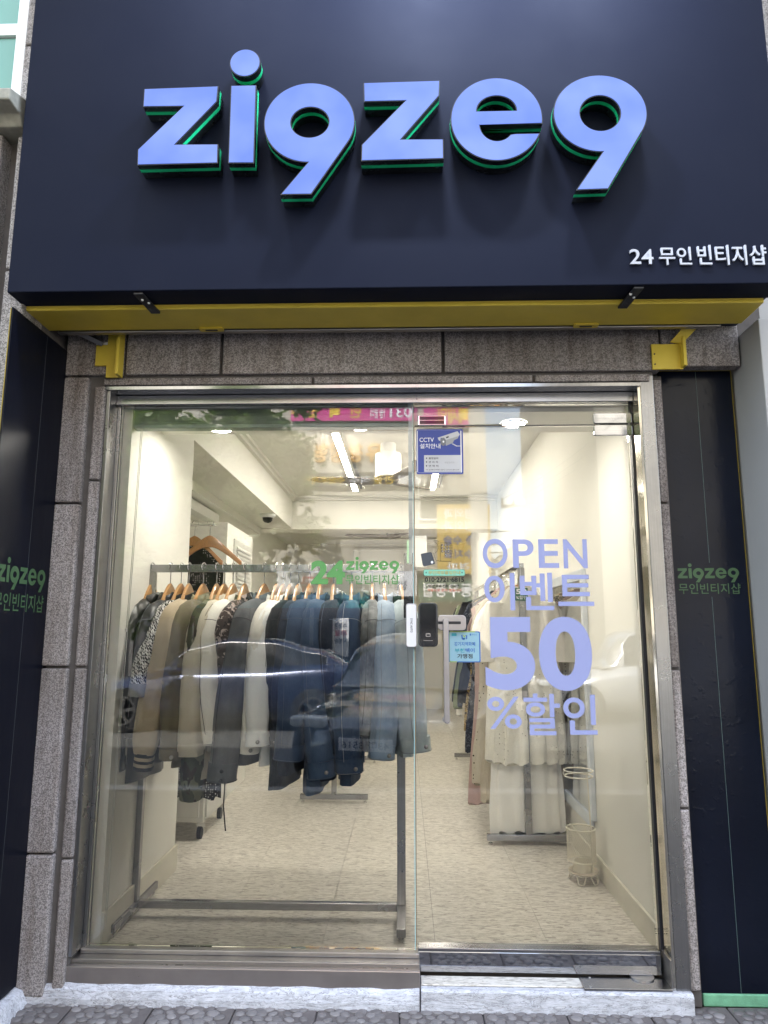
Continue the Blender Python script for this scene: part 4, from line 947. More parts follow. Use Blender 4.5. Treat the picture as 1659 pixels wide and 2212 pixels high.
# ================================================================== CLOTHES
def sup(a, p): c = math.cos(a); return math.copysign(abs(c)**p, c)
def supn(a, p): c = math.sin(a); return math.copysign(abs(c)**p, c)
def loft(stations, n, seed, fold=.006, nf=5, wr=.004, p=.85, zfreq=7.0, hem=0.0):
    """stations: (centre Vector, ux Vector, half u, uy Vector, half v); soft vertical folds and small wrinkles"""
    rs = []; m = len(stations)
    for i, (c, u, a, v, b) in enumerate(stations):
        t = i/(m-1); ring_ = []
        for k in range(n):
            q = 2*PI*k/n; base = u*(a*sup(q, p)) + v*(b*supn(q, p))
            d = base.normalized() if base.length > 1e-6 else u
            f = fold*min(1, t*2.2)*math.sin(nf*q + seed*1.7 + 1.5*noise.noise(Vector((seed, t*2.2, q*.5))))
            f += wr*noise.noise(Vector((seed*3.7 + math.cos(q)*2.2, math.sin(q)*2.2, t*zfreq))) + wr*.6*noise.noise(Vector((seed + math.cos(q)*5, math.sin(q)*5, t*zfreq*2.3)))
            hz = hem*max(0, (t-.7)/.3)**2 if hem else 0
            ring_.append(tuple(c + base + d*f - Z3*(hz*(1 + .5*math.sin(nf*q + seed) + 1.2*noise.noise(Vector((seed, q*.8, 0)))))))
        rs.append(ring_)
    return rs
Z3 = Vector((0,0,1))
def lerp(a, b, t): return a + (b-a)*t
def piece(tab, t):
    for i in range(len(tab)-1):
        if t <= tab[i+1][0]:
            s = (t-tab[i][0])/(tab[i+1][0]-tab[i][0]); s = s*s*(3-2*s); return [lerp(x, y, s) for x, y in zip(tab[i][1:], tab[i+1][1:])]
    return list(tab[-1][1:])
def hanger(x, y, zrail, yaw, label, mat=MAT_WOOD, wid=.205, group='wooden hangers'):
    t = thing('clothes_hanger', label, 'hanger', (x, y, zrail-.12), group)
    d = Vector((math.sin(yaw), -math.cos(yaw), 0)); n_ = Vector((math.cos(yaw), math.sin(yaw), 0)); zc = zrail-.126; O = Vector((x, y, zc))
    rs = []
    for i in range(-12, 13):
        u = i/12; s = wid*u; z = -.170*(math.sqrt(u*u+.05)-.2236); hh = .016 + .020*(1-abs(u))**2; th = .011 + .006*abs(u)**2
        c_ = O + d*s + Vector((0,0,z)) + n_*(.012*u*u)
        rs.append([c_+Z3*hh-n_*th*.6, c_+Z3*(hh+.003), c_+Z3*hh+n_*th*.6, c_+n_*th, c_-Z3*hh+n_*th*.8, c_-Z3*(hh+.002), c_-Z3*hh-n_*th*.8, c_-n_*th])
    MB().rings(rs).build('shoulder_bar', mat, t, smooth=True)
    hk = [O+Z3*.026, O+Z3*.055, O+Z3*.092]
    for i in range(12):
        a = -PI*.42 + PI*1.42*i/11; hk.append(O + Z3*.116 + d*(.020*math.cos(a)) + Z3*(.020*math.sin(a)))
    MB().tube(hk, .0024, 6).build('hook', MAT_CHROME, t, smooth=True)
    return t
def jacket(px, spec):
    """px: where its hook crosses the rail"""
    X = atY(px, 1221, YR).x; yaw = math.radians(spec.get('yaw', 0)); seed = spec['seed']; r = random.Random(seed)
    m, m2, lab = spec['mat'], spec.get('mat2', spec['mat']), spec['label']
    t = thing(spec.get('name', 'jacket'), lab, spec.get('cat', 'jacket'), (X, YR, .9), 'garments on the front rack')
    d = Vector((math.sin(yaw), -math.cos(yaw), 0)); n_ = Vector((math.cos(yaw), math.sin(yaw), 0))     # d points at the viewer
    O = Vector((X, YR, 0)); zt = ZR - .160; hem = spec.get('hem', .80); H = zt-hem; hw = spec.get('hw', .19); th = spec.get('th', .042)
    tab = [(0, .062, .028), (.03, .10, .034), (.09, hw*.93, th*.9), (.20, hw*.97, th), (.5, hw*.98, th), (.85, hw*.97, th*1.0), (1.0, hw*1.02, th*1.02)]
    stn = []
    for i in range(34):
        u = i/33; a, b = piece(tab, u); stn.append((O + Z3*(zt - H*u), d, a, n_, b))
    MB().rings(loft(stn, 34, seed, .008, 6, .008)).build('body', m2, t, smooth=True)
    if spec.get('band'):
        stn = [(O + Z3*(hem + .055 - .058*i/3), d, hw*1.02, n_, th*1.04) for i in range(4)]
        MB().rings(loft(stn, 30, seed, .006, 6, .004)).build('hem_band', spec.get('bandmat', m2), t, smooth=True)
    # collar
    cm = spec.get('collar', m2); rs = []
    for (f, z, dy) in ((1.0, -.012, 0), (1.02, .020, .0), (1.07, .026, .002), (1.20, .012, .004), (1.38, -.020, .006), (1.34, -.026, .004)):
        rs.append([tuple(O + Z3*(zt + .004 + z*spec.get('ch', 1) - .022*math.cos(2*PI*k/26)**2*(1 if f > 1.05 else .6)) + d*(.060*f*math.cos(2*PI*k/26) + dy) + n_*(.036*f*math.sin(2*PI*k/26)*(1+.12*noise.noise(Vector((seed, k*.4, f)))))) for k in range(26)])
    MB().rings(rs, True, False, False).build('collar', cm, t, smooth=True)
    # sleeves
    for side in (1, -1):
        def at_(s_, dz): return O + d*(s_*side) + Z3*(zt + dz)
        if side == 1:
            cx, cy_ = spec['cuff']; yd = YR - (hw + .025 + spec.get('out', .03)); E_ = atY(cx, cy_, yd)
        else:
            E_ = O + d*(-(hw+.03)) + Z3*(hem + .03)
        rw, rd = spec.get('rw', .044), spec.get('rd', .060)
        ctrl = [at_(.05, -.030), at_(.10, -.050), at_(hw*.86, -.098), at_(hw*1.10, -.175)]
        D_ = ctrl[-1].lerp(E_, .22) + d*(side*.012); ctrl += [D_, ctrl[-1].lerp(E_, .60) + d*(side*.020) + n_*r.uniform(-.010, .010), E_]
        K_ = 46; pth = []
        for i in range(K_):
            u = i/(K_-1)*(len(ctrl)-1); k = min(int(u), len(ctrl)-2); f = u-k
            p0, p1, p2, p3 = ctrl[max(k-1, 0)], ctrl[k], ctrl[k+1], ctrl[min(k+2, len(ctrl)-1)]
            pth.append(.5*((2*p1) + (p2-p0)*f + (2*p0-5*p1+4*p2-p3)*f*f + (3*p1-p0-3*p2+p3)*f**3))
        stn = []
        for i in range(K_):
            u = i/(K_-1); T = (pth[min(i+1, K_-1)] - pth[max(i-1, 0)]).normalized(); a_x = (n_ - T*n_.dot(T)).normalized(); b_x = a_x.cross(T)
            if b_x.dot(d)*side < 0 and u > .5: b_x = -b_x
            if u <= .5 and b_x.dot(d*side + Z3*.6) < 0: b_x = -b_x
            g = min(1, u/.42); g = g*g*(3-2*g)
            w_ = rw*(.70 + .36*g - .12*max(0, u-.45)); dd = rd*(.42 + .62*g - .26*max(0, u-.45)*1.6)
            if spec.get('cuffstyle') == 'rib' and u > .93: w_ *= 1 - .22*(u-.93)/.07; dd *= 1 - .22*(u-.93)/.07
            stn.append((pth[i], a_x, w_, b_x*side, dd))
        slm = m if (side == 1 or not spec.get('patch')) else m
        so_ = MB().rings(loft(stn, 28, seed + 11*side, .0045, 3, .0062, .92, 6.5), True).build('sleeve', slm, t, smooth=True)
        if side == 1:
            st_ = spec.get('stitch')
            if st_ is not None:
                for off, sg_ in ((.0, 1), (.35, 1)):
                    pts = []
                    for i in range(12, K_):
                        c_, u_, a_, v_, b_ = stn[i]; q = PI*.5 + off + .25; base = u_*(a_*sup(q, .9)) + v_*(b_*supn(q, .9)); pts.append(c_ + base*1.035 + base.normalized()*.0025)
                    if off == 0: MB().tube(pts, .0011, 5).build('sleeve_seam', st_, t)
                ring_ = []
                c_, u_, a_, v_, b_ = stn[19]
                for k in range(25):
                    q = 2*PI*k/24; base = u_*(a_*sup(q, .9)) + v_*(b_*supn(q, .9)); ring_.append(c_ + base*1.03 + base.normalized()*.0025 + Z3*(.006*math.cos(q)))
                MB().tube(ring_, .0012, 5, False).build('shoulder_seam', st_, t)
            ch_ = spec.get('cuffh', .055); cs = spec.get('cuffstyle', 'band'); c_, u_, a_, v_, b_ = stn[-1]; ax = (stn[-1][0]-stn[-4][0]).normalized()
            if cs == 'band':
                s2 = [(c_ + ax*(ch_*i/4 - .008), u_, a_*1.03 + .002, v_, b_*1.03 + .002) for i in range(5)]
                cu = MB().rings(loft(s2, 26, seed, .0015, 3, .003, .8)).build('cuff', spec.get('cuffmat', m), t, smooth=True)
                for k in range(spec.get('buttons', 1)):
                    bp = c_ + ax*(ch_*(.5 if spec.get('buttons', 1) == 1 else .25 + .5*k)) + v_*(b_*1.05+.003) + u_*(a_*.55)
                    MB().lathe(tuple(bp), [(.0005, -.004), (.006, -.0035), (.0085, 0), (.0085, .004)], 14, 'y').build('button', spec.get('btn', MAT_STEELD), cu, smooth=True)
                if st_ is not None:
                    ring_ = [c_ + ax*(ch_-.012) + (u_*((a_*1.03+.002)*sup(2*PI*k/24, .8)) + v_*((b_*1.03+.002)*supn(2*PI*k/24, .8)))*1.03 for k in range(25)]
                    MB().tube(ring_, .0012, 4, False).build('cuff_stitch', st_, cu)
            elif cs == 'rib':
                hts = [(0, .016, 0), (.016, .030, 1), (.030, .042, 0), (.042, .056, 1), (.056, .072, 0)]
                for h0, h1, k in hts:
                    s2 = [(c_ + ax*(h0-.004 + (h1-h0)*i/2), u_, a_*1.0, v_, b_*1.0) for i in range(3)]
                    MB().rings(loft(s2, 24, seed, .001, 8, .001, .85)).build('cuff_stripe', (MAT_BLACKC, spec['mat'])[k], t, smooth=True)
            elif cs == 'strap':
                s2 = [(c_ + ax*(-.05 + .028*i/2), u_, a_*1.10, v_, b_*1.10) for i in range(3)]
                MB().rings(loft(s2, 24, seed, .001, 3, .002, .85)).build('cuff_strap', m, t, smooth=True)
    if spec.get('extra') == 'patch':
        c_, u_, a_, v_, b_ = (O + d*(hw*.90) + Z3*1.28), n_, .042, d, .055
    hanger(X, YR, ZR, yaw, spec['hlabel'], MAT_WOOD, hw*.80)
    return t

MAT_BLACKC = cloth('black_wool', (.010,.010,.012,1), .2)
def leather():
    a = N('black_leather'); v = a.co(); a.base((.008,.008,.009,1)); a.set(.28, 0, .6); a.bump(a.noise(v, 45, 6, .7), .5, .004); return a.m
MAT_LEATHER = leather()
def houndstooth():
    a = N('houndstooth'); ch = a.n('TexChecker'); ch.inputs['Scale'].default_value = 52; v = a.co((1, 1, 1), (0, 0, .6)); a.l(v, ch.inputs['Vector'])
    wv = a.n('TexWave'); wv.inputs['Scale'].default_value = 26; a.l(a.co((1,1,1), (.5, .5, .2)), wv.inputs['Vector'])
    f = a.mix(a.ramp(wv.outputs['Fac'], [(.48, (0,0,0,1)), (.52, (1,1,1,1))], 'LINEAR'), ch.outputs['Fac'], a.math('SUBTRACT', 1.0, ch.outputs['Fac']))
    a.base(a.mix(f, (.70,.69,.66,1), (.012,.012,.014,1))); a.set(.9, 0, .2); return a.m
MAT_HOUND = houndstooth()
def camo():
    a = N('camouflage_cotton'); v = a.co((1,1,.7)); f = a.noise(v, 13, 2, .4, .6); g = a.noise(v, 19, 2, .4, .5)
    c = a.ramp(f, [(0, (.055,.06,.035,1)), (.47, (.055,.06,.035,1)), (.48, (.16,.16,.10,1)), (1, (.16,.16,.10,1))], 'CONSTANT')
    c = a.mix(a.ramp(g, [(.57, (0,0,0,1)), (.58, (1,1,1,1))]), c, (.045,.032,.022,1)); a.base(c); a.set(.9, 0, .2); a.bump(a.noise(v, 70, 3), .3, .002); return a.m
MAT_CAMO = camo()
def spots(name, base, dot, scale, thr):
    a = N(name); vo = a.n('TexVoronoi'); vo.inputs['Scale'].default_value = scale; vo.inputs['Randomness'].default_value = .35; a.l(a.co(), vo.inputs['Vector'])
    a.base(a.mix(a.ramp(vo.outputs['Distance'], [(thr, (1,1,1,1)), (thr+.05, (0,0,0,1))]), base, dot)); a.set(.85, 0, .25); return a.m
MAT_SPARK = spots('black_dotted_chiffon', (.008,.008,.009,1), (.70,.68,.62,1), 75, .17)
MAT_POLKA = spots('cream_polka_cotton', (.58,.53,.43,1), (.02,.015,.015,1), 42, .21)
def floral(name, base, c1, c2, s=40):
    a = N(name); v = a.co(); f = a.noise(v, s, 3, .5, 1.5); g = a.noise(v, s*1.7, 3, .5, 1)
    c = a.mix(a.ramp(f, [(.52, (0,0,0,1)), (.56, (1,1,1,1))]), base, c1); c = a.mix(a.ramp(g, [(.58, (0,0,0,1)), (.62, (1,1,1,1))]), c, c2); a.base(c); a.set(.85, 0, .2); return a.m
def eyelet():
    a = N('cream_eyelet_lace'); vo = a.n('TexVoronoi'); vo.inputs['Scale'].default_value = 52; a.l(a.co(), vo.inputs['Vector']); f = a.noise(a.co(), 9, 4)
    c = a.ramp(f, [(.3, (.74,.71,.62,1)), (.7, (.84,.81,.72,1))])
    msk = a.math('MULTIPLY', a.ramp(vo.outputs['Distance'], [(.13, (1,1,1,1)), (.20, (0,0,0,1))]), a.ramp(a.noise(a.co(), 11, 2), [(.52, (0,0,0,1)), (.56, (1,1,1,1))]))
    a.base(a.mix(msk, c, (.22,.19,.14,1))); a.set(.9, 0, .2, sheen=.2); a.bump(vo.outputs['Distance'], .4, .003); return a.m
MAT_LACE = eyelet()

TH_W = paint('pale_thread', (.26,.28,.30,1), .8); TH_B = paint('dark_thread', (.03,.03,.035,1), .8); TH_O = paint('light_blue_thread', (.075,.10,.15,1), .8)
D_NAVY = denim('navy_denim', (.012,.018,.036,1), (.040,.055,.088,1)); D_IND = denim('indigo_denim', (.024,.046,.098,1), (.085,.135,.22,1)); D_IND2 = denim('mid_indigo_denim', (.034,.064,.13,1), (.12,.18,.27,1))
D_BLK = denim('black_denim', (.008,.009,.012,1), (.034,.038,.043,1)); D_CHAR = denim('charcoal_denim', (.085,.088,.095,1), (.22,.225,.23,1), .8); D_LIGHT = denim('light_blue_denim', (.24,.33,.46,1), (.58,.66,.74,1), .85)
D_PALE = denim('pale_green_blue_denim', (.40,.48,.52,1), (.70,.75,.75,1), .85); D_ACID = denim('acid_wash_denim', (.06,.065,.072,1), (.48,.49,.48,1), 1.0)
C_WHITE = cloth('white_cotton_twill', (.87,.87,.84,1), .03); C_OFF = cloth('off_white_cotton', (.74,.71,.64,1), .06); C_CREAM = cloth('cream_denim_twill', (.76,.73,.65,1), .06)
C_BEIGE = cloth('beige_gabardine', (.54,.49,.38,1), .08); C_OLIVE = cloth('olive_brown_cotton', (.15,.13,.085,1), .15); C_OLIVE2 = cloth('light_olive_ripstop', (.26,.24,.15,1), .12)
C_TAN = cloth('tan_suede', (.42,.345,.24,1), .12); C_SAT = paint('black_satin', (.008,.009,.014,1), .35, .1, 10, .1); C_BROWN = floral('brown_snake_print', (.06,.045,.04,1), (.40,.33,.30,1), (.02,.018,.018,1), 24)
C_GREEN = cloth('dark_green_corduroy', (.02,.05,.035,1), .1); C_RED = cloth('red_lining', (.30,.03,.03,1), .1)
J = []
def Jk(*a, **k): J.append((a, k))
def HL(s): return 'wooden hanger holding the ' + s
Jk(330, dict(seed=1, mat=MAT_LEATHER, cuff=(243, 1640), yaw=-8, hem=.72, label='shiny black leather jacket at the window end of the front rack', hlabel=HL('black leather jacket'), rw=.048, rd=.066, buttons=0, cuffmat=MAT_LEATHER, out=.0))
Jk(370, dict(seed=2, mat=C_SAT, cuff=(292, 1565), yaw=-6, hem=.80, stitch=TH_W, label='black satin jacket with thin white piping beside the leather jacket', hlabel=HL('black satin jacket with piping'), band=True, out=-.03, buttons=0))
Jk(393, dict(seed=3, mat=MAT_HOUND, mat2=MAT_BLACKC, cuff=(303, 1480), yaw=-9, hem=.88, label='jacket with black and white houndstooth sleeves', hlabel=HL('houndstooth sleeved jacket'), out=.05, rw=.036, buttons=0, cuffmat=cloth('grey_melton', (.30,.30,.29,1))))
Jk(410, dict(seed=4, mat=C_TAN, mat2=MAT_BLACKC, cuff=(313, 1627), yaw=-5, hem=.82, cuffstyle='rib', label='black varsity jacket with tan suede sleeves and striped cuffs', hlabel=HL('varsity jacket with tan sleeves'), rw=.052, rd=.066, out=.01))
Jk(441, dict(seed=5, mat=C_OLIVE, cuff=(372, 1618), yaw=-12, hem=.79, collar=C_OLIVE2, label='dark olive brown field jacket with buttoned cuff tab', hlabel=HL('olive brown field jacket'), rw=.048, out=.02, btn=MAT_STEELD, cuffh=.045))
Jk(470, dict(seed=6, mat=MAT_CAMO, cuff=(414, 1700), yaw=-6, hem=.72, collar=C_OLIVE2, label='green camouflage shirt jacket hanging lowest on the front rack', hlabel=HL('camouflage shirt jacket'), out=-.05, rw=.046, buttons=0, cuffmat=MAT_CAMO))
Jk(486, dict(seed=7, mat=C_BEIGE, cuff=(414, 1632), yaw=-13, hem=.74, cuffstyle='strap', label='beige trench coat with strapped cuff', hlabel=HL('beige trench coat'), name='coat', cat='coat', rw=.050, rd=.064, out=.045))
Jk(505, dict(seed=8, mat=C_CREAM, cuff=(462, 1580), yaw=-12, hem=.86, stitch=TH_B, label='cream denim jacket with black topstitching', hlabel=HL('cream denim jacket'), rw=.044, out=.02, cuffmat=C_CREAM))
Jk(530, dict(seed=9, mat=C_BROWN, cuff=(505, 1560), yaw=-8, hem=.84, label='brown and pink mottled print jacket behind the cream one', hlabel=HL('mottled print jacket'), out=-.05, buttons=0))
Jk(572, dict(seed=10, mat=D_CHAR, cuff=(482, 1650), yaw=-16, hem=.80, stitch=TH_B, label='washed charcoal denim jacket with two-button cuff', hlabel=HL('charcoal denim jacket'), rw=.055, rd=.070, out=.05, buttons=2, cuffh=.075, btn=MAT_BLACKM))
Jk(599, dict(seed=11, mat=C_OFF, cuff=(542, 1600), yaw=-9, hem=.88, label='off-white cotton shirt jacket behind the white denim jacket', hlabel=HL('off-white shirt jacket'), out=.005, rw=.036))
Jk(613, dict(seed=12, mat=C_WHITE, cuff=(556, 1585), yaw=-13, hem=.80, label='bright white denim jacket in the middle of the front rack', hlabel=HL('bright white denim jacket'), rw=.044, rd=.058, out=.05))
Jk(628, dict(seed=13, mat=D_BLK, cuff=(590, 1580), yaw=-8, hem=.70, label='black denim jacket next to the white one', hlabel=HL('black denim jacket beside the white one'), out=-.02, stitch=TH_B))
Jk(645, dict(seed=14, mat=D_NAVY, cuff=(606, 1570), yaw=-7, hem=.76, label='plain dark navy denim jacket left of the indigo ones', hlabel=HL('plain dark navy denim jacket'), out=.0, rw=.050, stitch=TH_B))
Jk(670, dict(seed=15, mat=D_IND, cuff=(626, 1610), yaw=-9, hem=.82, label='indigo denim jacket with a plain wide turned cuff', hlabel=HL('wide cuffed indigo denim jacket'), rw=.060, rd=.070, out=.045, buttons=0, cuffh=.065, stitch=TH_O))
Jk(692, dict(seed=16, mat=D_IND2, cuff=(692, 1645), yaw=-3, hem=.68, label='faded indigo denim jacket with a silver cuff button hanging long', hlabel=HL('faded indigo denim jacket'), rw=.058, rd=.066, out=.02, cuffh=.07, btn=MAT_SILVER, stitch=TH_O))
Jk(721, dict(seed=17, mat=D_NAVY, cuff=(722, 1600), yaw=-2, hem=.74, label='dark navy denim jacket between the faded indigo jackets', hlabel=HL('dark navy denim jacket between indigo ones'), out=-.01, rw=.052, stitch=TH_O))
Jk(760, dict(seed=18, mat=D_IND, cuff=(754, 1640), yaw=0, hem=.72, label='dark indigo denim jacket with light seams and frayed cuff', hlabel=HL('indigo jacket with light seams'), rw=.056, rd=.064, out=.03, btn=MAT_STEELD, stitch=TH_W, cuffh=.06))
Jk(804, dict(seed=19, mat=D_ACID, cuff=(790, 1560), yaw=2, hem=.86, collar=D_BLK, label='grey acid wash denim jacket with dark collar', hlabel=HL('acid wash denim jacket'), out=-.02, rw=.046, stitch=TH_B))
Jk(830, dict(seed=20, mat=D_LIGHT, cuff=(826, 1610), yaw=3, hem=.84, label='light blue denim jacket second from the rack end by the door', hlabel=HL('light blue denim jacket'), rw=.054, rd=.062, out=.035, cuffh=.06, stitch=TH_W))
Jk(865, dict(seed=21, mat=D_PALE, cuff=(897, 1595), yaw=9, hem=.84, collar=C_GREEN, label='pale green-blue denim jacket with dark corduroy collar nearest the door', hlabel=HL('pale denim jacket with corduroy collar'), rw=.060, rd=.066, out=.04, cuffh=.06, stitch=TH_W, btn=MAT_SILVER))
for (a, k) in J: jacket(*a, **k) if not a[1:] else jacket(a[0], a[1])
# drawstring hanging from the camouflage jacket
for x, z0, lb_ in ((484, 1690, 'thin black drawstring dangling under the charcoal jacket'),):
    p = atY(x, z0, .22); q = atY(x+8, 1795, .22)
    o = MB().tube([(p.x, .22, p.z+.05), (p.x+.004, .22, p.z), (p.x+.002, .218, (p.z+q.z)/2), (q.x-.01, .22, q.z)], .003, 6).build('drawstring', MAT_BLACKC); tag(o, lb_, 'drawstring')

def dress(x, y, z_top, hw, L, mats, seed, label, name='dress', cat='dress', sleeve=.0, flare=1.1, th=.028, group='dresses on the right rack', split=None, hang=True, yaw=0, zr=None, hl=None, hgroup='hangers on the right rack'):
    t = thing(name, label, cat, (x, y, z_top-L), group); u = Vector((math.cos(yaw), math.sin(yaw), 0)); v = Vector((-math.sin(yaw), math.cos(yaw), 0)); O = Vector((x, y, 0))
    tab = [(0, .07, .012), (.035, .12, .018), (.10, hw*.95, th*.9), (.2, hw*.92, th), (.45, hw*.86, th), (1.0, hw*flare, th*1.25)]
    parts = [(0, 1.0, mats[0], 'body')] if split is None else [(0, split, mats[0], 'bodice'), (split-.03, 1.0, mats[1], 'skirt')]
    for k, (u0, u1, m, nm) in enumerate(parts):
        stn = []; nn_ = 30
        for i in range(nn_):
            w_ = u0 + (u1-u0)*i/(nn_-1); a, b = piece(tab, w_); s = .985 if k == 0 and split else 1.0
            if k == 1: a *= .95; b *= .86
            if k == 0 and split and w_ > split-.12: a *= 1.03; b *= 1.15
            stn.append((O + Z3*(z_top - L*w_), u, a, v, b))
        MB().rings(loft(stn, 56, seed+k, .011, 11, .006, 1.0, 7, .018)).build(nm, m, t, smooth=True)
    if sleeve:
        for s in (-1, 1):
            S0 = O + u*(hw*.78*s) + Z3*(z_top-.075*L/ .9 if L < 1 else z_top-.09); E_ = S0 + u*(s*.09) - Z3*sleeve; stn = []
            for i in range(14):
                w_ = i/13; c_ = S0.lerp(E_, w_) + u*(s*.02*math.sin(w_*PI)); stn.append((c_, u, .052*(.8+.25*w_), v, th*.95))
            MB().rings(loft(stn, 22, seed+5+s, .004, 4, .006)).build('sleeve', mats[0], t, smooth=True)
    if hang: hanger(x, y, zr or z_top+.10, PI/2+yaw, hl or HL(label), MAT_WOOD2, hw*.9, hgroup)
    return t
P_ROSE = cloth('dusty_rose_crepe', (.50,.35,.32,1), .1); P_PEACH = cloth('peach_cotton', (.56,.42,.35,1), .1); P_BLACK = cloth('black_crepe', (.012,.012,.015,1), .2); P_NAVY = cloth('navy_crepe', (.018,.026,.05,1), .2)
P_FLOR = floral('dark_floral_rayon', (.015,.014,.013,1), (.22,.17,.10,1), (.34,.30,.25,1), 48); P_LEO = floral('mustard_paisley', (.40,.28,.10,1), (.06,.04,.025,1), (.50,.40,.22,1), 40); P_PLUM = cloth('plum_knit', (.20,.13,.125,1), .15)
P_PLAID = floral('navy_plaid_wool', (.02,.025,.04,1), (.09,.10,.13,1), (.03,.035,.05,1), 30); C_BEIGE2 = cloth('oatmeal_linen', (.50,.44,.34,1), .08); P_SAGE = cloth('sage_cotton', (.20,.23,.13,1), .1); C_CREAM2 = cloth('ivory_viscose', (.85,.83,.77,1), .03)
dress(.735, 1.53, 1.655, .215, 1.45, (C_CREAM2, C_CREAM2), 31, 'long ivory dress in front on the right rack', sleeve=.20, flare=1.02, split=None, hl=HL('long ivory dress in front'))
o = thing('lace_blouse', 'cream eyelet lace blouse over the ivory dress on the right rack', 'blouse', (.735, 1.5, .6), 'dresses on the right rack')
def blouse_st(w0, w1, n_=24):
    stn = []
    for i in range(n_):
        w_ = w0 + (w1-w0)*i/(n_-1); a, b = piece([(0, .075, .012), (.05, .12, .018), (.13, .205, .026), (.3, .215, .032), (.6, .222, .036), (1, .238, .042)], w_)
        stn.append((Vector((.735, 1.505, 1.635-1.02*w_)), Vector((1,0,0)), a, Vector((0,1,0)), b))
    return stn
MB().rings(loft(blouse_st(0, .42), 60, 77, .007, 12, .006, 1.0, 6)).build('bodice', C_OFF, o, smooth=True)
MB().rings(loft(blouse_st(.415, 1.0, 30), 72, 78, .013, 15, .005, 1.0, 6, .022)).build('lace_skirt', MAT_LACE, o, smooth=True)
for s in (-1, 1):
    stn = []
    for i in range(16):
        w_ = i/15; stn.append((Vector((.735 + s*(.165+.075*w_), 1.50, 1.55-.36*w_)), Vector((1,0,0)), .055+.012*w_, Vector((0,1,0)), .026))
    MB().rings(loft(stn, 24, 80+s, .004, 4, .008)).build('sleeve', C_OFF, o, smooth=True)
seq = [(1.62, .235, 1.30, C_BEIGE2, 'oatmeal linen dress just behind the ivory one', .25), (1.71, .262, 1.22, MAT_POLKA, 'cream dress with black polka dots', .0), (1.80, .262, 1.36, P_ROSE, 'long dusty rose dress', .0), (1.90, .24, 1.22, P_PLUM, 'plum brown textured dress', .3), (2.00, .255, 1.30, P_PEACH, 'pale peach dress deeper in the right rack', .0),
       (2.12, .25, 1.10, P_PLAID, 'navy plaid dress', .35), (2.25, .26, .92, P_FLOR, 'dark floral blouse', .40), (2.38, .25, .98, P_LEO, 'mustard paisley dress', .0), (2.52, .265, .80, P_BLACK, 'short black top', .42), (2.68, .26, .92, C_BEIGE, 'sand coloured shirt', .42),
       (2.86, .26, .86, P_NAVY, 'navy blouse', .4), (3.05, .26, .90, P_SAGE, 'sage green shirt', .4), (3.30, .26, .98, C_OFF, 'off-white long shirt', .4), (3.60, .26, .90, P_BLACK, 'black shirt at the far end', .4)]
for i, (y, hw, L, m, lb_, sv) in enumerate(seq):
    dress(.735 - .02*(i % 3), y, 1.665, hw, L, (m, m), 40+i, lb_ + ' on the right rack', sleeve=sv, name='dress' if L > .95 else 'blouse', cat='dress' if L > .95 else 'blouse', hl=HL(lb_ + ' on the right rack')[:110], yaw=.05*math.sin(i*2.1))
for i, (y, hw, L, m, lb_) in enumerate(((2.50, .21, 1.05, D_IND, 'indigo denim shirt dress in front on the middle rack'), (2.64, .22, .80, D_BLK, 'black denim shirt on the middle rack'), (2.80, .22, .85, C_OFF, 'pale shirt on the middle rack'), (3.0, .22, .9, P_NAVY, 'navy shirt on the middle rack'), (3.3, .22, .85, C_GREEN, 'dark green shirt on the middle rack'))):
    dress(-.525, y, 1.56, hw, L, (m, m), 70+i, lb_, name='shirt', cat='shirt', sleeve=.45, group='shirts on the middle rack', zr=ZR, hl=HL(lb_), hgroup='hangers on the middle rack')
# dresses on the alcove hooks
dress(-1.315, 1.36, 1.90, .20, 1.47, (MAT_SPARK, MAT_SPARK), 90, 'black dress with tiny white dots hung on the alcove rail', group='alcove dresses', zr=2.052, hl='wooden hanger on the alcove rail holding the dotted dress', hgroup='alcove hangers')
hanger(-1.215, 1.345, 2.052, PI/2+.12, 'empty wooden hanger beside the dotted dress', MAT_WOOD2, .2, 'alcove hangers')

# ================================================================== ACROSS THE STREET (mirrored in the shop glass)
YB = -13.6
def opp(px, py, d): p = atY(px, py, d); return (p.x, p.z)      # reading of a mirror image: a thing d metres out shows as if d metres in
MAT_BTILE = paint('beige_facade_tile', (.50,.465,.40,1), .7, .06, 3, .05); MAT_DARKSHOP = paint('dark_shopfront', (.03,.032,.035,1), .2, .2, 3)
cb_ = thing('clinic_building', 'beige tiled clinic building across the street with banners, mirrored in the window', 'building', (-4, YB, 0))
MB().box(-11, 1.95, YB-8, YB-.03, -.1, 12).build('core', paint('tile_joint', (.30,.27,.23,1), .9), cb_)
for j in range(16):
    for i in range(13):
        x0 = -11 + i*.995; z0 = 2.75 + j*.57
        if x0 + .98 > 1.95: continue
        MB().box(x0+.01, x0+.985, YB-.028, YB, z0+.008, z0+.562).build('facade_tile', MAT_BTILE, cb_)
MB().box(1.55, 1.95, YB-.028, YB+.12, 0, 12).build('corner_pilaster', paint('pale_pilaster', (.62,.58,.50,1), .7), cb_)
MB().box(-11, 1.95, YB+.001, YB+.03, 3.55, 3.80).build('stone_band', MAT_GRAN2, cb_)
def bx_(px0, py0, px1, py1, d=13.6): a = opp(px0, py1, d); b = opp(px1, py0, d); return a[0], b[0], a[1], b[1]
def sgn(label, px, mat, texts, name='banner', cat='banner', y=YB+.05, th=.03):
    x0, x1, z0, z1 = bx_(*px); t = thing(name, label, cat, ((x0+x1)/2, y, z0)); MB().box(x0, x1, y, y+th, z0, z1).build('board', mat, t)
    for body, q, m, bo in texts:
        a0, a1, c0, c1 = bx_(*q); text_box(body, a0, a1, c0, c1, y+th+.004, 'lettering', m, t, bold=bo, facing=1)
    return t
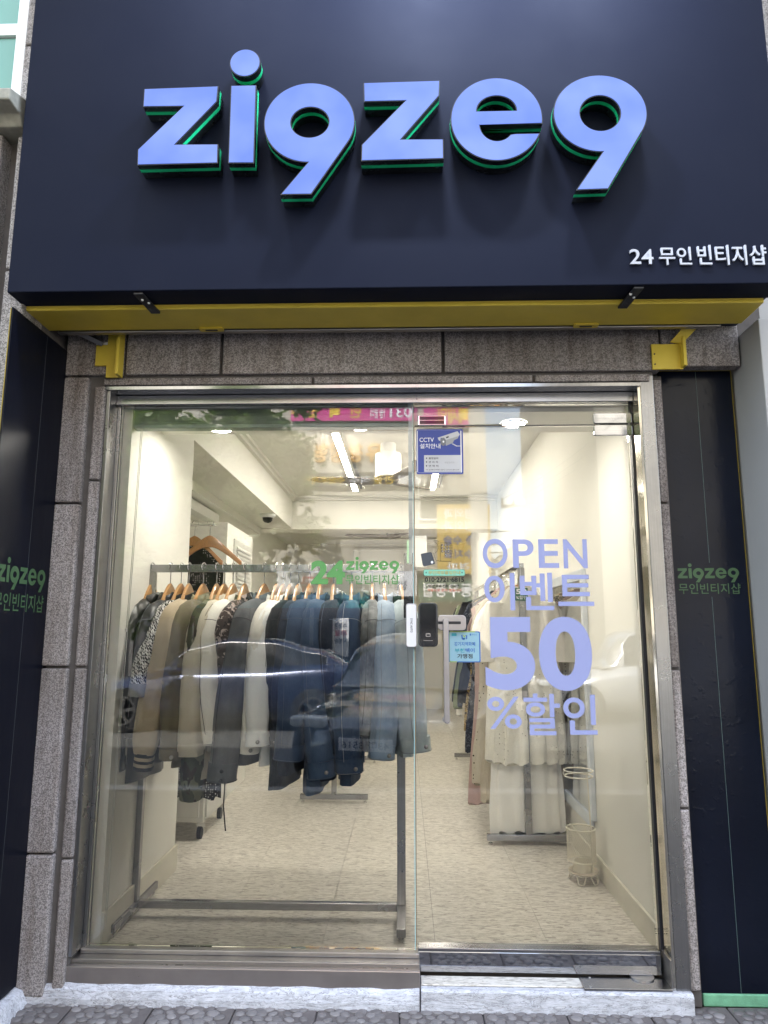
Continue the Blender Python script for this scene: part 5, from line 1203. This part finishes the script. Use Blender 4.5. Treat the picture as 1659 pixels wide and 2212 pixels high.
MAT_PINK = paint('hot_pink_banner', (.62,.05,.27,1), .5); MAT_YEL = paint('yellow_print', (.75,.52,.05,1), .5); MAT_ORG = paint('orange_letter', (.75,.38,.03,1), .5); MAT_DK = paint('charcoal_banner', (.05,.05,.055,1), .5); MAT_REDP = paint('red_print', (.55,.04,.04,1), .5); MAT_SGB = paint('signal_blue_print', (.06,.12,.33,1), .5); MAT_MUST = paint('mustard_board', (.62,.42,.08,1), .5); MAT_TEAL = paint('teal_awning', (.0,.20,.21,1), .6)
sgn('pink sales banner on the clinic building across the street', (630, 873, 900, 912), MAT_PINK, [('민', (757, 880, 780, 905), MAT_YEL, .03), ('빼', (712, 880, 735, 905), MAT_YEL, .03), ('집', (668, 880, 690, 905), MAT_YEL, .03), ('수', (630, 882, 650, 905), MAT_YEL, .03), ('1층 문의', (800, 878, 832, 906), MAT_WHITEV, .02), ('031', (842, 880, 890, 904), MAT_WHITEV, .02)])
sgn('second pink sales banner on the clinic building across the street', (915, 873, 1015, 925), MAT_PINK, [('빼새민', (945, 880, 1010, 918), MAT_YEL, .03)])
t = thing('clinic_sign', 'orange raised clinic name letters on the beige facade across the street', 'sign', (-1.5, YB, 5.5))
for ch, q in (('유', (790, 960, 828, 1000)), ('창', (752, 960, 785, 1000)), ('정', (715, 960, 746, 1000)), ('형', (680, 960, 710, 1000)), ('외', (643, 960, 672, 1000)), ('과', (606, 960, 636, 1000))):
    a0, a1, c0, c1 = bx_(*q); text_box(ch, a0, a1, c0, c1, YB+.02, 'letter', MAT_ORG, t, bold=.03, depth=.08, facing=1)
sgn('charcoal treatment banner with white and yellow words across the street', (640, 1021, 925, 1052), MAT_DK, [('골절', (860, 1028, 912, 1046), MAT_WHITEV, .02), ('관절', (808, 1028, 852, 1046), MAT_YEL, .02), ('척추', (755, 1028, 800, 1046), MAT_WHITEV, .02), ('수술후재활', (655, 1028, 745, 1046), MAT_YEL, .02)])
sgn('mustard clinic board listing departments across the street', (945, 1090, 1056, 1240), MAT_MUST, [('정형외과', (958, 1098, 1044, 1122), MAT_WHITEV, .02), ('신경외과', (958, 1126, 1044, 1148), MAT_WHITEV, .02), ('통증 수술', (958, 1158, 1044, 1178), MAT_SGB, .02), ('도수치료', (958, 1188, 1044, 1208), MAT_SGB, .02), ('충격파', (965, 1216, 1040, 1236), MAT_WHITEV, .02)], 'clinic_board', 'sign', YB+.06)
sgn('white pharmacy board with red words above the teal awning across the street', (590, 1235, 900, 1288), MAT_WHITEV, [('약국', (650, 1245, 720, 1280), MAT_REDP, .03), ('정형외과 전문의', (770, 1255, 880, 1275), MAT_DK, .01)], 'shop_board', 'sign', YB+.07)
sgn('dark green eatery board with pale words across the street', (905, 1252, 1058, 1300), paint('bottle_green_board', (.01,.10,.07,1), .5), [('중동우동집', (915, 1260, 1045, 1290), MAT_WHITEV, .03)], 'shop_board', 'sign', YB+.07)
sgn('white parking notice banner with red words across the street', (729, 1337, 762, 1415), MAT_WHITEV, [('주공공', (733, 1348, 758, 1358), MAT_DK, .02), ('무료', (733, 1362, 758, 1374), MAT_REDP, .03), ('시행중', (733, 1378, 758, 1388), MAT_DK, .02)], 'parking_banner', 'banner', YB+1.1)
a = thing('awning', 'teal shop awning on the clinic building across the street', 'awning', (-3, YB, 2.0)); x0, x1, z0, z1 = bx_(450, 1292, 800, 1316)
MB().prism([(YB+.05, z1+.15), (YB+1.0, z1-.05), (YB+1.0, z0), (YB+.05, z0+.1)], 'x', x0, x1).build('canopy', MAT_TEAL, a)
sf = MB().box(-10.9, 1.5, YB-.02, YB+.02, 0, 2.70).build('shopfront', MAT_DARKSHOP, cb_)
for x in (-9.5, -8, -6.4, -5.0, -3.6, -2.2, -.8, .6): MB().box(x, x+.09, YB+.021, YB+.06, 0, 2.7).build('mullion', MAT_STEELD, sf)
for i, x in enumerate((-8.6, -6.2, -3.8, .4)):
    w_ = MB().box(x, x+1.1, YB+.002, YB+.03, 4.0, 4.55).build('window', MAT_DARKSHOP, cb_)
    MB().box(x-.04, x+1.14, YB+.031, YB+.06, 3.96, 4.0).build('frame', MAT_WHITE, w_)
# low houses and roofs beyond the sky gap
for i, (x0, x1, y, h, c, lb_) in enumerate(((1.9, 3.2, -22, 3.6, (.30,.17,.12,1), 'low brick house far across the street'), (3.4, 6.0, -19, 3.9, (.42,.39,.34,1), 'pale grey house with hipped roof across the street'))):
    t = thing('low_house', lb_, 'house', ((x0+x1)/2, y, 0)); MB().box(x0, x1, y-4, y, -.1, h).build('wall', paint('house_wall%d' % i, c, .8), t)
    MB().prism([(x0-.2, h), (x1+.2, h), (x1-.5, h+.7), (x0+.9, h+.7)], 'y', y-4.2, y+.2).build('roof', paint('roof_tile%d' % i, (.16,.12,.10,1), .8), t)
    for k in range(2):
        w_ = MB().box(x0+.3+k*1.0, x0+.9+k*1.0, y+.001, y+.03, 1.6, 2.6).build('window', MAT_DARKSHOP, t)
t = thing('corner_building', 'tall tan building at the edge of the sky gap across the street', 'building', (6.2, -14, 0))
MB().box(4.55, 12, -24, -13.4, -.1, 10).build('wall', paint('tan_render', (.36,.33,.27,1), .8), t)
for j in range(3):
    for i in range(4): MB().box(5.2+i*1.6, 6.2+i*1.6, -13.399, -13.36, 2.2+j*2.6, 3.5+j*2.6).build('window', MAT_DARKSHOP, t)
t = thing('low_house', 'wide low shop block closing the view behind the houses', 'house', (0, -30, 0)); MB().box(-30, 30, -36, -30, -.3, 3.2).build('wall', paint('far_block', (.30,.28,.25,1), .8), t)
# utility pole and wires
px_, _ = opp(1172, 1200, 18.0)
t = thing('utility_pole', 'concrete utility pole with cross arm and wires across the street', 'utility pole', (px_, -18, 0))
MB().tube([(px_, -18, 0), (px_, -18, 6.0)], [.15, .10], 12).build('pole', paint('concrete_pole', (.34,.32,.29,1), .8), t)
MB().box(px_-1.2, px_+.15, -18.05, -17.95, 5.02, 5.12).build('cross_arm', MAT_STEELD, t)
for dx in (-1.15, -.8, -.5): MB().lathe((px_+dx, -18, 5.12), [(.04, 0), (.06, .06), (.03, .12), (.05, .2)], 10).build('insulator', MAT_WHITE, t)
MAT_CABLE = paint('black_cable', (.02,.02,.02,1), .6)
def wire(a, b, sag, r, lb_):
    a, b = Vector(a), Vector(b); o = MB().tube([a.lerp(b, i/16) - Z3*(sag*4*(i/16)*(1-i/16)) for i in range(17)], r, 5).build('overhead_wire', MAT_CABLE); tag(o, lb_, 'wire', 'overhead wires')
for k, dx in enumerate((-1.15, -.8, -.5)): wire((px_+dx, -18, 5.3), (7.5+k*.35, -6.5, 9.5+k*.1), .9, .014, ['outer overhead wire rising from the utility pole', 'middle overhead wire rising from the utility pole', 'inner overhead wire rising from the utility pole'][k])
for k, z in enumerate((4.6, 4.2, 3.95)): wire((-4, -19, z-.2), (14, -18, z+.5), .3, .022, ['upper level overhead cable over the roofs', 'second level overhead cable over the roofs', 'lowest level overhead cable over the roofs'][k])
wire((-3, -12.6, 6.0), (12, -12.2, 6.6), .25, .014, 'single overhead cable crossing in front of the sky')
# street tree
def tree(x, y, h, r, n, seed, label):
    rr_ = random.Random(seed); t = thing('street_tree', label, 'tree', (x, y, 0))
    m = MB().tube([(x, y, -.1), (x+.03, y, 1.2), (x-.02, y+.05, 2.2), (x+.05, y, h*.75)], [.13, .11, .09, .04], 10); tips = []
    for i in range(26):
        a = rr_.uniform(0, 2*PI); z0 = rr_.uniform(1.9, h*.72); L = rr_.uniform(.6, r); e = Vector((x + L*math.cos(a), y + L*math.sin(a), z0 + rr_.uniform(.1, .9)))
        mid = Vector((x, y, z0)).lerp(e, .5) + Vector((0,0,.15)); m.tube([(x, y, z0), mid, e], [.04, .025, .008], 6); tips += [mid, e]
    m.build('trunk', paint('bark', (.10,.08,.06,1), .9, .3, 20, .6), t, smooth=True)
    lf = MB()
    cl = [p + Vector((rr_.gauss(0,.35), rr_.gauss(0,.35), rr_.gauss(0,.35))) for p in tips for _ in range(5)]
    for i in range(n):
        c_ = rr_.choice(cl) + Vector((rr_.gauss(0,.16), rr_.gauss(0,.16), rr_.gauss(0,.13))); u = Vector((rr_.gauss(0,1), rr_.gauss(0,1), rr_.gauss(0,.5))).normalized(); v = u.cross(Vector((rr_.gauss(0,1), rr_.gauss(0,1), rr_.gauss(0,1)))).normalized(); s = rr_.uniform(.06, .11)
        lf.add([c_-u*s, c_-u*s*.2+v*s*.55, c_+u*s*.3+v*s*.4, c_+u*s*1.1, c_+u*s*.3-v*s*.4, c_-u*s*.2-v*s*.55], [(0,1,2,3,4,5)])
    a = N('leaf_green'); oi = a.noise(a.co(), 3, 3); a.base(a.ramp(oi, [(.3, (.055,.095,.02,1)), (.7, (.12,.17,.045,1))])); a.set(.45, 0, .4)
    trn = a.n('BsdfTranslucent'); trn.inputs[0].default_value = (.20,.30,.06,1); ms = a.n('MixShader'); ms.inputs[0].default_value = .35; a.l(a.p.outputs[0], ms.inputs[1]); a.l(trn.outputs[0], ms.inputs[2]); a.l(ms.outputs[0], a.out.inputs[0])
    lf.build('crown', a.m, t)
tree(-3.9, -9.6, 6.6, 2.5, 26000, 3, 'leafy street tree across the road whose crown is mirrored at the window left')

# parked cars
def car(x, y, L, W_, H_, col, label, zg=-.13, flip=1, name='parked_car', plate=None, suv=0):
    """nose towards -x when flip=1; y is the centre line"""
    t = thing(name, label, 'car', (x, y, zg)); mb = paint('car_paint_' + name + str(int(abs(x*10))), col, .16, .02, 2, 0, .6, .35, 1.0); gm_ = paint('car_glass', (.012,.014,.016,1), .04, .05, 1)
    def P(u, w, z): return (x + flip*(u-.5)*L, y + w*W_/2, zg + z)
    belt = [(0, .55, .62), (.03, .66, .78), (.10, .74, .88), (.25, .86, .95), (.32, .92, .97), (.6, .95, .97), (.84, 1.0 if not suv else 1.02, .95), (.95, .98, .86), (1.0, .80, .74)]
    rs = []
    for i in range(41):
        u = i/40; zb, wd = piece(belt, u); lo = .20 + .10*(1-min(1, min(u, 1-u)*12)); rs.append([P(u, s*wd*k, z) for s, k, z in ((-1, .86, lo), (-1, 1.0, .36), (-1, 1.02, .62), (-1, .96, zb-.10), (-1, .86, zb), (-1, .4, zb+.035), (1, .4, zb+.035), (1, .86, zb), (1, .96, zb-.10), (1, 1.02, .62), (1, 1.0, .36), (1, .86, lo))])
    MB().rings(rs).build('body', mb, t, smooth=True)
    roof = [(.24, .86, .80), (.38, H_-.10, .68), (.50, H_, .66), (.64, H_-.02, .64), (.80 if not suv else .88, H_-.17, .62), (.93 if not suv else .97, 1.0, .70)]
    rs = []
    for i in range(31):
        u = roof[0][0] + (roof[-1][0]-roof[0][0])*i/30; zr, wr_ = piece(roof, u); zr = max(zr, .9); rs.append([P(u, s*k, z) for s, k, z in ((-1, .84, .90), (-1, (.84+wr_)/2+.02, (.90+zr)/2), (-1, wr_, zr-.04), (-1, wr_*.6, zr), (1, wr_*.6, zr), (1, wr_, zr-.04), (1, (.84+wr_)/2+.02, (.90+zr)/2), (1, .84, .90))])
    MB().rings(rs).build('cabin', mb, t, smooth=True)
    for s in (-1, 1):
        m = MB(); pts = []
        for i in range(19):
            u = .33 + (.84-.33 if not suv else .90-.33)*i/18; zr, wr_ = piece(roof, u); zr = max(zr, .99)
            m_lo, m_hi = .96 + .02*i/18, max(zr-.075, .98); pts.append((u, m_lo, m_hi, wr_, zr))
        vs = []; fs = []
        for (u, l_, h_, wr_, zr) in pts:
            for z in (l_, (l_+h_)/2, h_):
                f = (z-.90)/max(.05, zr-.04-.90); k = lerp(.84, wr_, f) + .02*math.sin(PI*min(1, f)) + .018; vs.append(P(u, s*k, z))
        for i in range(18):
            for k in range(2): fs.append((i*3+k, i*3+k+1, i*3+k+4, i*3+k+3))
        m.add(vs, fs); m.build('side_window', gm_, t, smooth=True)
        tr_ = [vs[i*3+2] for i in range(19)] + [vs[18*3], vs[18*3-6]]
        MB().tube(tr_, .011, 6).build('window_trim', MAT_CHROME, t)
        MB().box(min(P(.55,0,0)[0], P(.555,0,0)[0]), max(P(.55,0,0)[0], P(.555,0,0)[0])+.06, y+s*W_/2*.845-.012, y+s*W_/2*.845+.012, zg+.93, zg+1.0).build('door_handle', MAT_CHROME, t)
    for u in (.165, .80):
        for s in (-1, 1):
            c_ = P(u, s*.92, .32); wl_ = MB().lathe(c_, [(.16, -.10), (.31, -.10), (.33, -.06), (.33, .06), (.31, .10), (.16, .10)], 26, 'y').build('wheel', MAT_RUBBER, t, smooth=False)
            rm = MB().lathe((c_[0], c_[1]+s*.104, c_[2]), [(.185, -.004), (.185, .006), (.215, .006), (.215, -.004)], 22, 'y').lathe((c_[0], c_[1]+s*.104, c_[2]), [(.05, -.006), (.05, .006)], 12, 'y')
            for k in range(5):
                q = 2*PI*k/5 + u; e_ = Vector((math.cos(q), 0, math.sin(q))); f_ = Vector((-math.sin(q), 0, math.cos(q))); g_ = Vector(c_) + Vector((0, s*.104, 0)); yv = Vector((0, .005, 0))
                rm.hexa([g_+e_*.04-f_*.022-yv, g_+e_*.04+f_*.022-yv, g_+e_*.19+f_*.03-yv, g_+e_*.19-f_*.03-yv], [g_+e_*.04-f_*.022+yv, g_+e_*.04+f_*.022+yv, g_+e_*.19+f_*.03+yv, g_+e_*.19-f_*.03+yv])
            rm.build('rim', MAT_STEELD, wl_)
    # front face: lamps, grille, plate
    fx = P(0, 0, 0)[0]
    for s in (-1, 1): MB().box(min(fx-flip*.01, fx+flip*.16), max(fx-flip*.01, fx+flip*.16), y+s*W_*.33-.18, y+s*W_*.33+.18, zg+.60, zg+.70).build('headlight', paint('lamp_glass', (.65,.68,.70,1), .08), t, bevel=.03)
    MB().box(fx-.03, fx+.03, y-.35, y+.35, zg+.33, zg+.52).build('grille', MAT_GLOSSB, t, bevel=.02)
    return t
car(-2.72, -8.7, 4.5, 1.82, 1.40, (.02,.032,.08,1), 'dark navy sedan standing on the road, mirrored in the shop window', -.13, 1)
gc = car(.23, -5.95, 4.5, 1.82, 1.48, (.10,.115,.14,1), 'slate grey car with its nose to the shop, mirrored in the window', -.13, 1)
pl_ = MB().box(.23-2.30, .23-2.285, -5.95-.26, -5.95+.26, -.13+.42, -.13+.53).build('number_plate', MAT_WHITEV, gc)
me = text_mesh('43마 3516', .01); fit(me, (.23-2.303, -5.95+.23, .305), (0, -.46, 0), (0, 0, .08)); link('lettering', me, MAT_BLACKV, pl_)
gc.rotation_euler.z = math.radians(-75)
car(4.4, -9.9, 4.3, 1.8, 1.62, (.45,.46,.47,1), 'pale silver compact car parked across the road, mirrored in the door', -.13, 1, suv=1)
